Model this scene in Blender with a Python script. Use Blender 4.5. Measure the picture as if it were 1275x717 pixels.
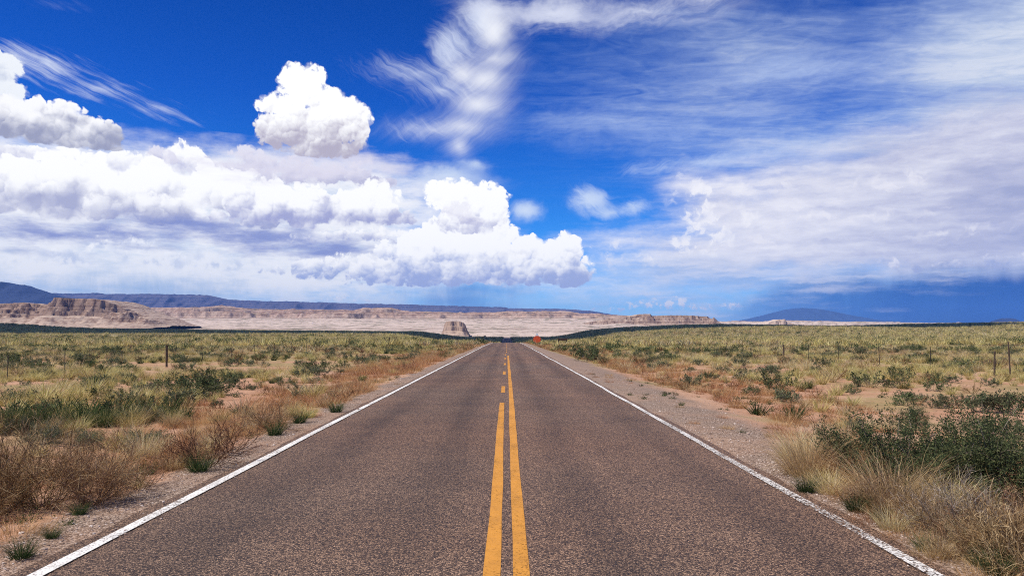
import bpy, bmesh, math, random
import numpy as np
from mathutils import Vector, Matrix, noise as mnoise

for o in list(bpy.data.objects):
    bpy.data.objects.remove(o, do_unlink=True)
scene = bpy.context.scene
COL = scene.collection
R = math.radians

# ------------------------------------------------------------------ camera
PW, PH, FPX = 1275.0, 717.0, 992.0          # photo size and focal length in its pixels
HORIZON = 414.0                              # row of the true eye level
EYE = 1.87                                   # camera height over the road
cam_d = bpy.data.cameras.new("camera")
cam = bpy.data.objects.new("camera", cam_d)
COL.objects.link(cam)
cam_d.sensor_width = 36.0
cam_d.lens = 36.0 * FPX / PW
cam_d.clip_start = 0.1
cam_d.clip_end = 90000.0
PITCH = math.atan((HORIZON - PH / 2) / FPX)
YAW = math.atan((PW / 2 - 631.0) / FPX)      # road runs along +Y, camera turned a hair to the right
cam.location = (0, 0, 0)                     # eye is the origin; the road lies at z = -EYE
cam.rotation_euler = (R(90) + PITCH, 0, -YAW)
scene.camera = cam

# ------------------------------------------------------------------ sun
SUN_EL, SUN_AZ = R(57), R(-112)              # azimuth measured from +Y towards +X
sun_dir = Vector((math.cos(SUN_EL) * math.sin(SUN_AZ), math.cos(SUN_EL) * math.cos(SUN_AZ), math.sin(SUN_EL)))
sd = bpy.data.lights.new("sun", 'SUN')
sd.energy = 5.0
sd.angle = R(0.53)
sd.color = (1.0, 0.92, 0.80)
so = bpy.data.objects.new("sun", sd)
COL.objects.link(so)
so.location = sun_dir * 500
so.rotation_euler = (-sun_dir).to_track_quat('-Z', 'Y').to_euler()

# ------------------------------------------------------------------ colour management
vs = scene.view_settings
scene.display_settings.display_device = 'sRGB'
vs.view_transform = 'Standard'
vs.look = 'None'
vs.exposure = 0.16
vs.gamma = 1.0
vs.use_curve_mapping = False
scene.render.engine = 'CYCLES'
scene.cycles.use_denoising = False
scene.cycles.pixel_filter_type = 'BLACKMAN_HARRIS'
scene.cycles.filter_width = 1.05
scene.cycles.max_bounces = 6
scene.cycles.diffuse_bounces = 3
scene.cycles.transparent_max_bounces = 12
scene.cycles.volume_bounces = 0
scene.cycles.use_fast_gi = False

def srgb(r, g, b):
    def f(c):
        c /= 255.0
        return c / 12.92 if c <= 0.04045 else ((c + 0.055) / 1.055) ** 2.4
    return (f(r), f(g), f(b))

# ------------------------------------------------------------------ node shorthand
class NT:
    """Builds a node tree from Python arithmetic."""
    def __init__(self, tree):
        self.t = tree
        self.n = 0
    def node(self, kind, **props):
        nd = self.t.nodes.new(kind)
        nd.location = (self.n % 40 * 30, -(self.n // 40) * 60)
        self.n += 1
        for k, v in props.items():
            setattr(nd, k, v)
        return nd
    def put(self, sock, v):
        if isinstance(v, S):
            self.t.links.new(v.s, sock)
        elif v is not None:
            if isinstance(v, (tuple, list)) and sock.type == 'RGBA' and len(v) == 3:
                v = (*v, 1.0)
            sock.default_value = v
    def math(self, op, a, b=None, c=None, clamp=False):
        nd = self.node('ShaderNodeMath', operation=op, use_clamp=clamp)
        for i, v in enumerate((a, b, c)):
            if v is not None:
                self.put(nd.inputs[i], v)
        return S(self, nd.outputs[0])
    def vmath(self, op, a, b=None, c=None, scale=None):
        nd = self.node('ShaderNodeVectorMath', operation=op)
        for i, v in enumerate((a, b, c)):
            if v is not None:
                self.put(nd.inputs[i], v)
        if scale is not None:
            self.put(nd.inputs['Scale'], scale)
        out = nd.outputs['Value'] if op in ('LENGTH', 'DOT_PRODUCT', 'DISTANCE') else nd.outputs['Vector']
        return S(self, out)
    def comb(self, x, y, z=0.0):
        nd = self.node('ShaderNodeCombineXYZ')
        for i, v in enumerate((x, y, z)):
            self.put(nd.inputs[i], v)
        return S(self, nd.outputs[0])
    def sep(self, v):
        nd = self.node('ShaderNodeSeparateXYZ')
        self.put(nd.inputs[0], v)
        return tuple(S(self, o) for o in nd.outputs)
    def noise(self, p, scale, detail=3.0, rough=0.5, dist=0.0, dims='3D', color=False, lac=2.0, w=None):
        nd = self.node('ShaderNodeTexNoise', noise_dimensions=dims)
        if p is not None and dims != '1D':
            self.put(nd.inputs['Vector'], p)
        if w is not None:
            self.put(nd.inputs['W'], w)
        for k, v in (('Scale', scale), ('Detail', detail), ('Roughness', rough), ('Distortion', dist), ('Lacunarity', lac)):
            self.put(nd.inputs[k], v)
        return S(self, nd.outputs['Color' if color else 'Fac'])
    def voro(self, p, scale, detail=0.0, rough=0.5, feature='F1', dims='2D', out='Distance', rand=1.0, smooth=0.5):
        nd = self.node('ShaderNodeTexVoronoi', voronoi_dimensions=dims, feature=feature)
        if detail:
            nd.normalize = True
        self.put(nd.inputs['Vector'], p)
        self.put(nd.inputs['Scale'], scale)
        self.put(nd.inputs['Detail'], detail)
        self.put(nd.inputs['Roughness'], rough)
        self.put(nd.inputs['Randomness'], rand)
        if feature == 'SMOOTH_F1':
            self.put(nd.inputs['Smoothness'], smooth)
        return S(self, nd.outputs[out])
    def mix(self, f, a, b):
        nd = self.node('ShaderNodeMix', data_type='RGBA')
        nd.clamp_factor = True
        self.put(nd.inputs[0], f)
        self.put(nd.inputs[6], a)
        self.put(nd.inputs[7], b)
        return S(self, nd.outputs[2])
    def mulc(self, a, b, f=1.0):
        nd = self.node('ShaderNodeMix', data_type='RGBA', blend_type='MULTIPLY')
        self.put(nd.inputs[0], f)
        self.put(nd.inputs[6], a)
        self.put(nd.inputs[7], b)
        return S(self, nd.outputs[2])
    def addc(self, a, b, f=1.0):
        nd = self.node('ShaderNodeMix', data_type='RGBA', blend_type='ADD')
        self.put(nd.inputs[0], f)
        self.put(nd.inputs[6], a)
        self.put(nd.inputs[7], b)
        return S(self, nd.outputs[2])
    def step(self, x, lo, hi, a=0.0, b=1.0, smooth=True):
        nd = self.node('ShaderNodeMapRange', interpolation_type='SMOOTHSTEP' if smooth else 'LINEAR')
        for i, v in enumerate((x, lo, hi, a, b)):
            self.put(nd.inputs[i], v)
        return S(self, nd.outputs[0])
    def ramp(self, f, stops, interp='LINEAR'):
        nd = self.node('ShaderNodeValToRGB')
        cr = nd.color_ramp
        cr.interpolation = interp
        cr.elements[0].position = stops[0][0]
        cr.elements[0].color = (*stops[0][1], 1)
        cr.elements[1].position = stops[-1][0]
        cr.elements[1].color = (*stops[-1][1], 1)
        for p, c in stops[1:-1]:
            cr.elements.new(p).color = (*c, 1)
        self.put(nd.inputs[0], f)
        return S(self, nd.outputs[0])

class S:
    """A socket that does arithmetic."""
    def __init__(self, g, s):
        self.g, self.s = g, s
    def __add__(a, b): return a.g.math('ADD', a, b)
    __radd__ = __add__
    def __sub__(a, b): return a.g.math('SUBTRACT', a, b)
    def __rsub__(a, b): return a.g.math('SUBTRACT', b, a)
    def __mul__(a, b): return a.g.math('MULTIPLY', a, b)
    __rmul__ = __mul__
    def __truediv__(a, b): return a.g.math('DIVIDE', a, b)
    def __neg__(a): return a.g.math('MULTIPLY', a, -1.0)
    def max(a, b): return a.g.math('MAXIMUM', a, b)
    def min(a, b): return a.g.math('MINIMUM', a, b)
    def clamp(a): return a.g.math('ADD', a, 0.0, clamp=True)
    def pow(a, b): return a.g.math('POWER', a, b)
    def abs(a): return a.g.math('ABSOLUTE', a)
# ------------------------------------------------------------------ sky: Nishita air with clouds by direction
CR, SR = math.cos(PITCH), math.sin(PITCH)
def direction(px, py):
    """Azimuth and elevation (degrees) in which the photo shows a point."""
    x, y, z = (px - PW / 2) / FPX, 1.0, (PH / 2 - py) / FPX
    y, z = y * CR - z * SR, y * SR + z * CR
    cy, sy = math.cos(YAW), math.sin(YAW)
    x, y = x * cy + y * sy, -x * sy + y * cy
    return math.degrees(math.atan2(x, y)), math.degrees(math.atan2(z, math.hypot(x, y)))
def patch(px, py, rx, ry):
    a, e = direction(px, py)
    a0, _ = direction(px - rx, py); a1, _ = direction(px + rx, py)
    _, e0 = direction(px, py + ry); _, e1 = direction(px, py - ry)
    return a, e, max((a1 - a0) / 2, .05), max((e1 - e0) / 2, .05)

SKY_STRENGTH = 0.10
def lum(r, g, b, k=1.0):
    """An sRGB colour as sky radiance before the background strength."""
    return tuple(c * k * .93 / SKY_STRENGTH for c in srgb(r, g, b))

class Group(NT):
    """A node group fed by sockets of an outer tree."""
    def __init__(self, name):
        super().__init__(bpy.data.node_groups.new(name, 'ShaderNodeTree'))
        self.gi = self.node('NodeGroupInput')
        self.feeds = []
    def feed(self, outer, kind):
        self.t.interface.new_socket("in%d" % len(self.feeds), in_out='INPUT', socket_type=kind)
        self.feeds.append(outer)
        return S(self, self.gi.outputs[len(self.feeds) - 1])
    def close(self, out, outer):
        kind = {'RGBA': 'NodeSocketColor', 'VECTOR': 'NodeSocketVector', 'VALUE': 'NodeSocketFloat', 'SHADER': 'NodeSocketShader'}[out.s.type]
        self.t.interface.new_socket("out", in_out='OUTPUT', socket_type=kind)
        go = self.node('NodeGroupOutput')
        self.t.links.new(out.s, go.inputs[0])
        nd = outer.node('ShaderNodeGroup')
        nd.node_tree = self.t
        for i, f in enumerate(self.feeds):
            outer.t.links.new(f.s, nd.inputs[i])
        return S(outer, nd.outputs[0])

SHARED = ('P', 'A', 'E', 'wob', 'wobf')
def grouped(fn):
    """Runs a builder inside a node group of its own, so that every tree stays small."""
    def run(*args, **kw):
        gl = globals()
        outer = gl['W']
        g = Group(fn.__name__)
        kinds = {'RGBA': 'NodeSocketColor', 'VECTOR': 'NodeSocketVector', 'VALUE': 'NodeSocketFloat', 'SHADER': 'NodeSocketShader'}
        keep = {k: gl[k] for k in SHARED}
        for k in SHARED:
            gl[k] = g.feed(keep[k], kinds[keep[k].s.type])
        gl['W'] = g
        args = [g.feed(a, kinds[a.s.type]) if isinstance(a, S) else a for a in args]
        kw = {k: (g.feed(a, kinds[a.s.type]) if isinstance(a, S) else a) for k, a in kw.items()}
        if isinstance(args[0], S) and args[0].s.type == 'RGBA':
            # take each bank up only when the one behind it is done, which keeps the shader's working store small
            gl['P'] = g.vmath('MULTIPLY_ADD', args[0], (1e-9, 1e-9, 0), gl['P'])
            gl['A'], gl['E'], _ = g.sep(gl['P'])
        out = fn(*args, **kw)
        gl['W'] = outer
        gl.update(keep)
        return g.close(out, outer)
    return run

world = bpy.data.worlds.new("World")
scene.world = world
world.use_nodes = True
wt = world.node_tree
wt.nodes.clear()
W = NT(wt)
geo = W.node('ShaderNodeTexCoord')
D = S(W, geo.outputs['Generated'])
dx, dy, dz = W.sep(D)
A = W.math('ARCTAN2', dx, dy) * 57.29578
E = W.math('ARCSINE', dz) * 57.29578
P = W.comb(A, E, 0.0)
nish = W.node('ShaderNodeTexSky', sky_type='NISHITA', sun_disc=False)
nish.sun_elevation = SUN_EL
nish.sun_rotation = SUN_AZ
nish.altitude = 1400.0
nish.air_density = 1.0
nish.dust_density = 0.3
nish.ozone_density = 2.5
hsv = W.node('ShaderNodeHueSaturation')
W.put(hsv.inputs['Saturation'], 1.42)
W.t.links.new(nish.outputs[0], hsv.inputs['Color'])
sky0 = S(W, hsv.outputs[0])
# thicker, paler air low down and a deeper tone higher up
tone = W.ramp(W.step(E, 0.0, 30.0, smooth=False), [
    (0.0, (0.72, .95, 1.75)), (0.06, (0.58, .95, 1.60)), (0.15, (.36, .90, 1.50)), (0.30, (0.22, .72, 1.32)), (0.55, (0.19, 0.53, 1.15)), (0.85, (0.22, .42, .90)), (1.0, (0.25, .42, .80))])
sky0 = W.mulc(sky0, tone)
# shared wobble so that no outline is a plain curve
P2 = W.vmath('ADD', P, (31.7, 12.3, 0))
wob = W.comb(W.noise(P, .30, 3.0, .55) - .5, W.noise(P2, .30, 3.0, .55) - .5)
wobf = W.comb(W.noise(P, 1.3, 4.0, .6) - .5, W.noise(P2, 1.3, 4.0, .6) - .5)
def warped(k1, k2):
    q = W.vmath('MULTIPLY_ADD', wob, (k1, k1 * .7, 0), P)
    return W.vmath('MULTIPLY_ADD', wobf, (k2, k2, 0), q)

def field(p, blobs, soft=0.5):
    """Smooth union of ellipses in degrees: positive inside, roughly the distance to the edge."""
    acc = None
    for b in blobs:
        a, e, ra, re = patch(*b[:4])
        k = min(ra, re)
        q = W.vmath('MULTIPLY_ADD', p, (1 / ra, 1 / re, 0), (-a / ra, -e / re, 0))
        f = W.math('MULTIPLY_ADD', W.vmath('LENGTH', q), -k, k)
        acc = f if acc is None else W.math('SMOOTH_MAX', acc, f, soft)
    return acc

def billow(p, scale):
    """Rounded heads packed side by side, creased where they meet."""
    d = W.voro(p, scale)
    return W.math('MULTIPLY_ADD', d * d, -1.7, 0.5)

def over(base, col, alpha):
    return W.mix(alpha, base, col)

@grouped
def cumulus(base, blobs, floor_y, seed, scale=0.62, amp=1.0, edge=0.16, tall=60, white=(255, 255, 255), grey=(176, 178, 205),
            k_white=1.05, warp=(1.0, .35), soft=.5, opacity=1.0, floor_soft=0.9, base_dark=1.0, relief=1.0, depth=1.0, mottle=1.0, left_fade=None, fine=1.0, bias=0.0):
    """One bank of heaped cloud with a flat base at photo row floor_y, lit from the upper left."""
    p0 = warped(*warp)
    ps = W.vmath('ADD', p0, (seed * 17.3, seed * 9.1, 0))
    # the small heads ride on the big ones: shift them along by a second wobble
    pf = W.vmath('MULTIPLY_ADD', wobf, (.35 / scale, .35 / scale, 0), ps)
    s1, s2, s3 = scale, scale * 2.3, scale * 5.1
    up = (-.13 / scale, .22 / scale, 0)
    up2 = (-.05 / scale, .09 / scale, 0)
    b1 = billow(ps, s1); b2 = billow(pf, s2); b3 = billow(pf, s3)
    rough = b1 * (.50 * amp / s1) + b2 * (.52 * amp / s2) + b3 * (.50 * fine * amp / s3)
    f0 = field(p0, blobs, soft)
    d0 = (f0 + rough).max(f0 * 1.3 - .40)       # no holes right through the thick of it
    if floor_y is not None:
        _, fe = direction(631, floor_y)
        under = (W.sep(p0)[1] - fe) * 1.2 + (W.noise(W.vmath('MULTIPLY', P, (.5, 1.5, 1)), 0.6, 3.0, .6) - .5) * 1.2
        d0 = W.math('SMOOTH_MIN', d0, under, floor_soft)
    frayed = W.step(W.noise(ps, scale * 1.6, 3.0, .6), .42, .66, edge * .6, edge * 3.2)
    alpha = W.step(d0, 0.0, frayed) * opacity
    if left_fade:
        alpha = alpha * W.step(A, direction(left_fade[0], 280)[0], direction(left_fade[1], 280)[0])
    # light: heads turned up and left are bright, hollows and the thick underside are grey
    g1 = b1 - billow(W.vmath('ADD', ps, up), s1)
    g2 = b2 - billow(W.vmath('ADD', pf, up2), s2)
    mott = W.noise(ps, scale * .8, 2.5, .5)
    lit = g1 * (.34 * relief) + g2 * (.22 * relief) + (b3 * .10 * fine) + W.step(f0, 3.2 * depth, -0.3, -.30, .22) + W.step(mott, .3, .7, -.22 * mottle, .22 * mottle, smooth=False)
    if floor_y is not None:
        _, te = direction(631, floor_y - tall)
        lit = lit + W.step(E, fe, te, -0.70 * base_dark, 0.20)
    c = W.mix(W.step(lit + bias, -.62, .26), lum(*grey), lum(*white, k=k_white))
    return over(base, c, alpha)

def hair(angle, along, across, scale, detail=8.0, rough=.66, seed=0.0, dist=0.3, k=0.0):
    """Fibres at an angle to the horizon."""
    q = W.vmath('MULTIPLY_ADD', wob, (k, k, 0), P)
    m = W.node('ShaderNodeMapping', vector_type='TEXTURE')
    W.put(m.inputs['Vector'], q)
    m.inputs['Rotation'].default_value = (0, 0, R(angle))
    m.inputs['Scale'].default_value = (along, across, 1)
    m.inputs['Location'].default_value = (seed, seed, 0)
    return W.noise(S(W, m.outputs[0]), scale, detail, rough, dist, dims='2D')

@grouped
def wisp(base, blobs, angle, hk, lo, hi, col=(235, 240, 252), most=0.85, soft=1.0, warp=(2.0, .8), k=1.0, reach=1.0, fw=1.0):
    """Fibrous ice cloud: hair drawn out along an angle inside a soft mask. hk: along, across, scale, seed, bend."""
    fib = hair(angle, hk[0], hk[1], hk[2], seed=hk[3], k=hk[4])
    m = W.step(field(warped(*warp), blobs, soft), -reach, reach * 1.4)
    a = W.step((fib - .5) * fw + .5 + (m - 1.0) * 0.75, lo, hi) * m * most
    return over(base, lum(*col, k=k), a)

@grouped
def veil(base, D):
    """Thin layer all through the upper right, seen in perspective."""
    zc = W.sep(D)[2].max(0.035)
    plane = W.vmath('SCALE', D, scale=W.math('DIVIDE', 1.0, zc))
    def streaks(angle, sx, sy, scale, seed, dist):
        m = W.node('ShaderNodeMapping')
        W.put(m.inputs['Vector'], plane)
        m.inputs['Rotation'].default_value = (0, 0, R(angle))
        m.inputs['Scale'].default_value = (sx, sy, 0)
        m.inputs['Location'].default_value = (seed, seed * 1.7, 0)
        return W.noise(S(W, m.outputs[0]), scale, 7.0, .6, dist, dims='2D')
    s1 = streaks(25, .8, 2.6, .9, 3.1, .5)
    s2 = streaks(-20, 1.3, 2.6, 2.2, 8.7, .8)
    s3 = streaks(70, 1.6, 2.0, 5.0, 4.4, 1.2)
    f = field(warped(3.0, .8), [(1330, 80, 330, 190), (1080, 175, 260, 60), (1240, 190, 330, 110), (930, 60, 170, 50), (880, 120, 160, 40)], 2.0)
    m = W.step(f, -3.5, 6.0)
    tex = s1 * .50 + s2 * .32 + s3 * .18
    a = W.step(tex + m * .42, .40, .98) * m.pow(.5)
    c = W.mix(m, lum(150, 186, 240), lum(192, 206, 230))
    c = W.mix(W.step(tex, .42, .66) * m, c, lum(222, 228, 240))
    return over(base, c, a * .95)

@grouped
def mass(base):
    """The big sheet of cloud on the right."""
    n1 = W.noise(W.vmath('MULTIPLY', W.vmath('MULTIPLY_ADD', wob, (3, 1.0, 0), P), (.16, 1.0, 1)), .42, 6.0, .55)
    n2 = W.noise(W.vmath('MULTIPLY', W.vmath('MULTIPLY_ADD', wobf, (1.0, .5, 0), P), (.26, 1.1, 1)), 1.3, 5.0, .58)
    rb = [(1250, 270, 260, 90), (1040, 280, 180, 66), (900, 262, 60, 34), (870, 235, 26, 15), (838, 305, 66, 16), (820, 335, 50, 8), (1000, 230, 120, 26), (1180, 205, 190, 46),
          (900, 318, 130, 34), (1275, 180, 160, 55), (940, 352, 160, 10)]
    f = field(warped(1.8, .8), rb, 1.2)
    a = W.step(f + (n1 - .5) * 3.6 + (n2 - .5) * 1.8, -1.5, 1.4)
    shade = n1 * .72 + n2 * .45 + W.step(A, 8.0, 36.0, .14, -.15, smooth=False) - .04
    c = W.ramp(W.step(shade, .28, .80, smooth=False), [(0.0, lum(168, 174, 208)), (.30, lum(196, 198, 222)), (.52, lum(220, 221, 236)), (.75, lum(240, 239, 247)), (1.0, lum(255, 253, 254))])
    return over(base, c, a * .96)

@grouped
def storm(base):
    """Dark rain below a ragged bright edge, with torn strips of cloud before it."""
    _, e_edge = direction(1200, 347)
    sedge = (W.noise(W.comb(A * .22, 0.0, 0.0), 1.0, 4.0, .6) - .5) * 3.0
    se = E + sedge - W.step(A, 14.0, 21.0, -2.0, 0.25)
    al = W.step(se, e_edge + .9, e_edge - .7) * W.step(A + sedge * .5, 9.5, 21.0)
    streak = hair(86, 3.0, .9, .5, seed=7.0, k=.6, detail=4.0)
    deep = W.step(A + (streak - .5) * 8.0, 10.0, 31.0)
    c = W.mix(deep, lum(112, 168, 232), lum(34, 92, 172))
    c = W.mix(W.step(E, 1.8, 0.0) * .6, c, W.mix(deep, lum(140, 176, 232), lum(36, 84, 150)))
    base = over(base, c, al * .97)
    st = W.noise(W.vmath('MULTIPLY', W.vmath('MULTIPLY_ADD', wobf, (.8, .35, 0), P), (.18, 1.25, 1)), .9, 5.0, .58)
    f = field(warped(1.5, .4), [(1000, 358, 60, 7), (1060, 345, 120, 10), (930, 345, 120, 16), (860, 335, 90, 14), (930, 392, 60, 4), (880, 372, 70, 7), (1200, 338, 110, 9)], .6)
    a2 = W.step(f + (st - .5) * 3.2, -.6, 1.1)
    return over(base, W.mix(W.step(st, .4, .65), lum(150, 184, 232), lum(226, 230, 246)), a2 * .75)

@grouped
def low_air(base):
    """Pale bright stratus under and behind the left bank."""
    f = field(warped(2.0, .6), [(110, 300, 280, 56), (300, 325, 230, 34), (60, 250, 160, 60), (330, 255, 180, 50)], 2.0)
    n = W.noise(W.vmath('MULTIPLY', P, (.35, 1.2, 1)), .8, 5.0, .6)
    f2 = field(warped(1.5, .4), [(420, 374, 200, 9), (250, 378, 300, 8)], 1.0)
    base = over(base, lum(205, 226, 246), W.step(f2 + (n - .5) * 2.0, -.9, 1.2) * .8)
    a = W.step(f + (n - .5) * 2.4, -2.2, .4) * .98
    return over(base, W.mix(W.step(n, .30, .55), lum(222, 232, 246), lum(252, 253, 255)), a)

@grouped
def smear(base, blobs, col, most, lo=-.4, hi=1.0, soft=.6, warp=(1.5, .4), nk=2.4, stretch=(.28, 1.1), upright=False):
    """A soft patch: violet undersides, rain shafts."""
    n = hair(88, 3.0, .9, .5, seed=7.0, k=.6, detail=4.0) if upright else W.noise(W.vmath('MULTIPLY', P, (*stretch, 1)), 1.3, 5.0, .6)
    f = field(warped(*warp), blobs, soft) + (n - .5) * nk
    return over(base, lum(*col), W.step(f, lo, hi) * most)

# ---- which banks each part of the sky holds
H_MID, H_UP, H_TOP = (4.5, 1.0, .55, 2.0, 2.0), (4.0, .7, .7, 6.0, 1.5), (4.0, 1.0, .5, 4.0, 2.0)
def top_band(s):
    return wisp(s, [(800, 14, 95, 20), (690, 18, 80, 26), (610, 16, 50, 22), (870, -10, 60, 22)], 10, H_TOP, -.15, .42, (232, 236, 250), .92, 1.0, (2.0, .8), reach=1.3)
def mid_streaks(s):
    return wisp(s, [(760, 150, 110, 24), (860, 160, 150, 28), (960, 190, 150, 30), (1000, 90, 140, 36)], 8, H_MID, -.10, .60, (196, 214, 246), .66, 1.5, (3.0, 1.0), reach=2.0)
def swirl(s, low=False):
    s = s if low else wisp(s, [(520, 92, 70, 20), (548, 112, 50, 22), (490, 82, 46, 12), (520, 160, 44, 12), (560, 60, 34, 40), (600, 30, 30, 34)], -36, (3.8, .42, .75, 1.0, 2.6), -.08, .62, (222, 231, 250), .80, .8, (1.6, .5), reach=1.3)
    s = wisp(s, [(614, 74, 34, 17), (602, 100, 34, 24), (596, 130, 42, 24), (575, 158, 44, 18), (572, 182, 18, 18), (616, 40, 26, 30), (578, 92, 26, 22), (540, 163, 40, 9)],
             36, (6.0, .5, .75, 12.0, 1.4), -.28, .46, (244, 246, 252), .97, .9, (1.2, .15), k=1.0, reach=1.35, fw=.55)
    return wisp(s, [(590, 206, 20, 9), (560, 218, 40, 12), (550, 226, 60, 10)], 8, H_MID, -.25, .4, (225, 238, 252), .85, .7, (1.2, .6), reach=.7)
def feathers(s):
    s = wisp(s, [(55, 82, 80, 26), (130, 112, 80, 20), (190, 135, 60, 14), (235, 150, 50, 9), (20, 75, 40, 30)], -21, (5.0, .42, 1.15, 9.0, .6), .10, .66, (226, 234, 250), .9, .8, (.8, .4), reach=1.1)
    return wisp(s, [(75, 5, 45, 12)], -21, (4.5, .55, .8, 9.0, .8), .1, .7, (190, 205, 240), .5, .8, (1.2, .5), reach=1.0)
def tower(s):
    s = smear(s, [(400, 208, 84, 11), (455, 202, 24, 9), (345, 212, 64, 10)], (230, 226, 240), .85, -.6, .7, nk=2.2)
    return cumulus(s, [(378, 102, 31, 23), (384, 118, 30, 24), (340, 132, 21, 15), (392, 158, 62, 32), (438, 150, 26, 27), (344, 162, 26, 24), (398, 182, 60, 18), (410, 130, 28, 22)],
                206, 10, scale=.75, amp=.52, edge=.17, tall=80, grey=(186, 180, 198), k_white=1.08, warp=(.5, .25), depth=2.0, soft=.3, mottle=.7, base_dark=1.15)
def left_edge(s, low=False):
    s = s if low else cumulus(s, [(-5, 92, 34, 30), (10, 112, 22, 14)], None, 11, scale=.8, amp=.7, edge=.2, white=(244, 248, 253), grey=(190, 200, 224), k_white=1.0)
    return cumulus(s, [(50, 158, 84, 34), (20, 146, 56, 28), (118, 178, 38, 24), (90, 158, 46, 26), (30, 184, 110, 20)],
                   212, 12, scale=.62, amp=.52, edge=.12, tall=62, white=(252, 252, 254), grey=(160, 164, 190), k_white=1.05, warp=(.7, .3), base_dark=1.05, depth=2.2, bias=.10)
def left_bank(s):
    LAV = (170, 174, 214)
    # back row: heads that break the skyline of the bank
    s = cumulus(s, [(228, 194, 26, 18), (245, 210, 22, 16), (160, 210, 60, 20), (40, 206, 80, 22), (110, 208, 50, 20)], 246, 2, scale=.8, amp=.6, tall=50, grey=(206, 208, 232), edge=.16)
    s = cumulus(s, [(200, 196, 20, 12), (312, 190, 18, 10), (275, 206, 34, 12), (325, 206, 40, 13), (372, 212, 46, 13), (430, 216, 44, 13), (350, 224, 60, 12), (460, 226, 30, 10)], 240, 3, scale=.75, amp=.7, edge=.25, tall=46, white=(236, 234, 246), grey=(186, 186, 216), k_white=1.0, opacity=.92)
    # the great left mass
    s = cumulus(s, [(20, 238, 90, 36), (110, 230, 80, 34), (190, 236, 80, 36), (265, 240, 60, 30), (120, 262, 160, 24), (20, 262, 80, 26), (320, 250, 50, 26)],
                292, 1, scale=.40, amp=1.0, edge=.28, tall=70, white=(255, 255, 255), grey=(178, 182, 212), k_white=1.07, warp=(1.2, .35), base_dark=1.0, depth=2.6, mottle=1.6, relief=1.3, bias=.14)
    # violet underside between the two rows
    s = smear(s, [(300, 292, 100, 9), (245, 280, 60, 7), (370, 305, 60, 8), (405, 312, 40, 8), (70, 290, 60, 9), (150, 290, 50, 7)], (134, 148, 206), .92, -.6, .55, nk=1.9)
    # middle mass
    s = cumulus(s, [(330, 252, 60, 20), (400, 256, 70, 22), (455, 254, 44, 18), (472, 240, 18, 12), (380, 272, 100, 14), (440, 272, 60, 12)],
                289, 4, scale=.62, amp=.85, edge=.2, tall=50, white=(255, 255, 255), grey=LAV, k_white=1.07, base_dark=1.1, mottle=1.4, warp=(.9, .3), bias=.10)
    s = cumulus(s, [(440, 294, 60, 9), (490, 296, 40, 10), (405, 298, 40, 6)], 308, 15, scale=.8, amp=.6, edge=.4, tall=26, grey=(182, 188, 222), warp=(1.0, .4))
    # lower row and small dark scraps
    s = cumulus(s, [(160, 308, 60, 18), (215, 322, 70, 16), (90, 320, 80, 18), (280, 330, 50, 12), (30, 330, 70, 16)], 345, 16, scale=.6, amp=.8, edge=1.2, tall=46, white=(253, 254, 255), grey=(200, 212, 236), base_dark=.8, mottle=1.2, opacity=.93)
    s = smear(s, [(150, 303, 30, 3), (178, 306, 22, 4), (205, 308, 26, 3), (70, 316, 30, 3), (20, 312, 22, 3)], (150, 166, 212), .75, -.15, .5, nk=1.1, warp=(.8, .3))
    s = cumulus(s, [(400, 330, 40, 12), (450, 332, 60, 14), (375, 336, 24, 8), (500, 330, 50, 14), (430, 340, 80, 8)], 352, 17, scale=.8, amp=.65, edge=.3, tall=34, grey=(170, 184, 224), base_dark=1.0)
    return s
def middle_heap(s):
    s = smear(s, [(580, 362, 66, 10), (570, 374, 52, 14), (590, 388, 46, 14)], (74, 140, 212), .72, -.5, .9, warp=(.8, .2), nk=.9, upright=True)
    s = cumulus(s, [(640, 326, 84, 26), (698, 314, 32, 23), (696, 340, 36, 18), (560, 320, 90, 34), (590, 292, 56, 28), (570, 343, 160, 14), (545, 302, 36, 28), (660, 308, 30, 14)],
                361, 6, scale=.72, amp=.72, edge=.16, tall=64, grey=(170, 184, 226), k_white=1.08, soft=.5, warp=(.7, .3), depth=2.6, base_dark=1.1, mottle=1.2)
    s = cumulus(s, [(585, 248, 52, 25), (556, 240, 28, 18), (612, 257, 28, 21), (580, 272, 44, 20)], 306, 7, scale=.85, amp=.48, edge=.15, tall=64, grey=(198, 200, 226), k_white=1.08, warp=(.5, .25), depth=1.8, soft=.35)
    # nearer heads in shade
    s = cumulus(s, [(570, 264, 20, 12), (590, 276, 26, 6)], 284, 18, scale=1.1, amp=.5, edge=.25, tall=28, white=(250, 249, 254), grey=(200, 200, 226), k_white=1.0, warp=(.5, .25), opacity=.9)
    s = cumulus(s, [(600, 326, 36, 7), (640, 314, 40, 5), (678, 337, 14, 6), (550, 334, 40, 6)], 342, 9, scale=1.2, amp=.45, edge=.5, tall=22, white=(248, 249, 254), grey=(196, 204, 230), k_white=1.0, opacity=.8, warp=(.6, .3))
    return s
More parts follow.
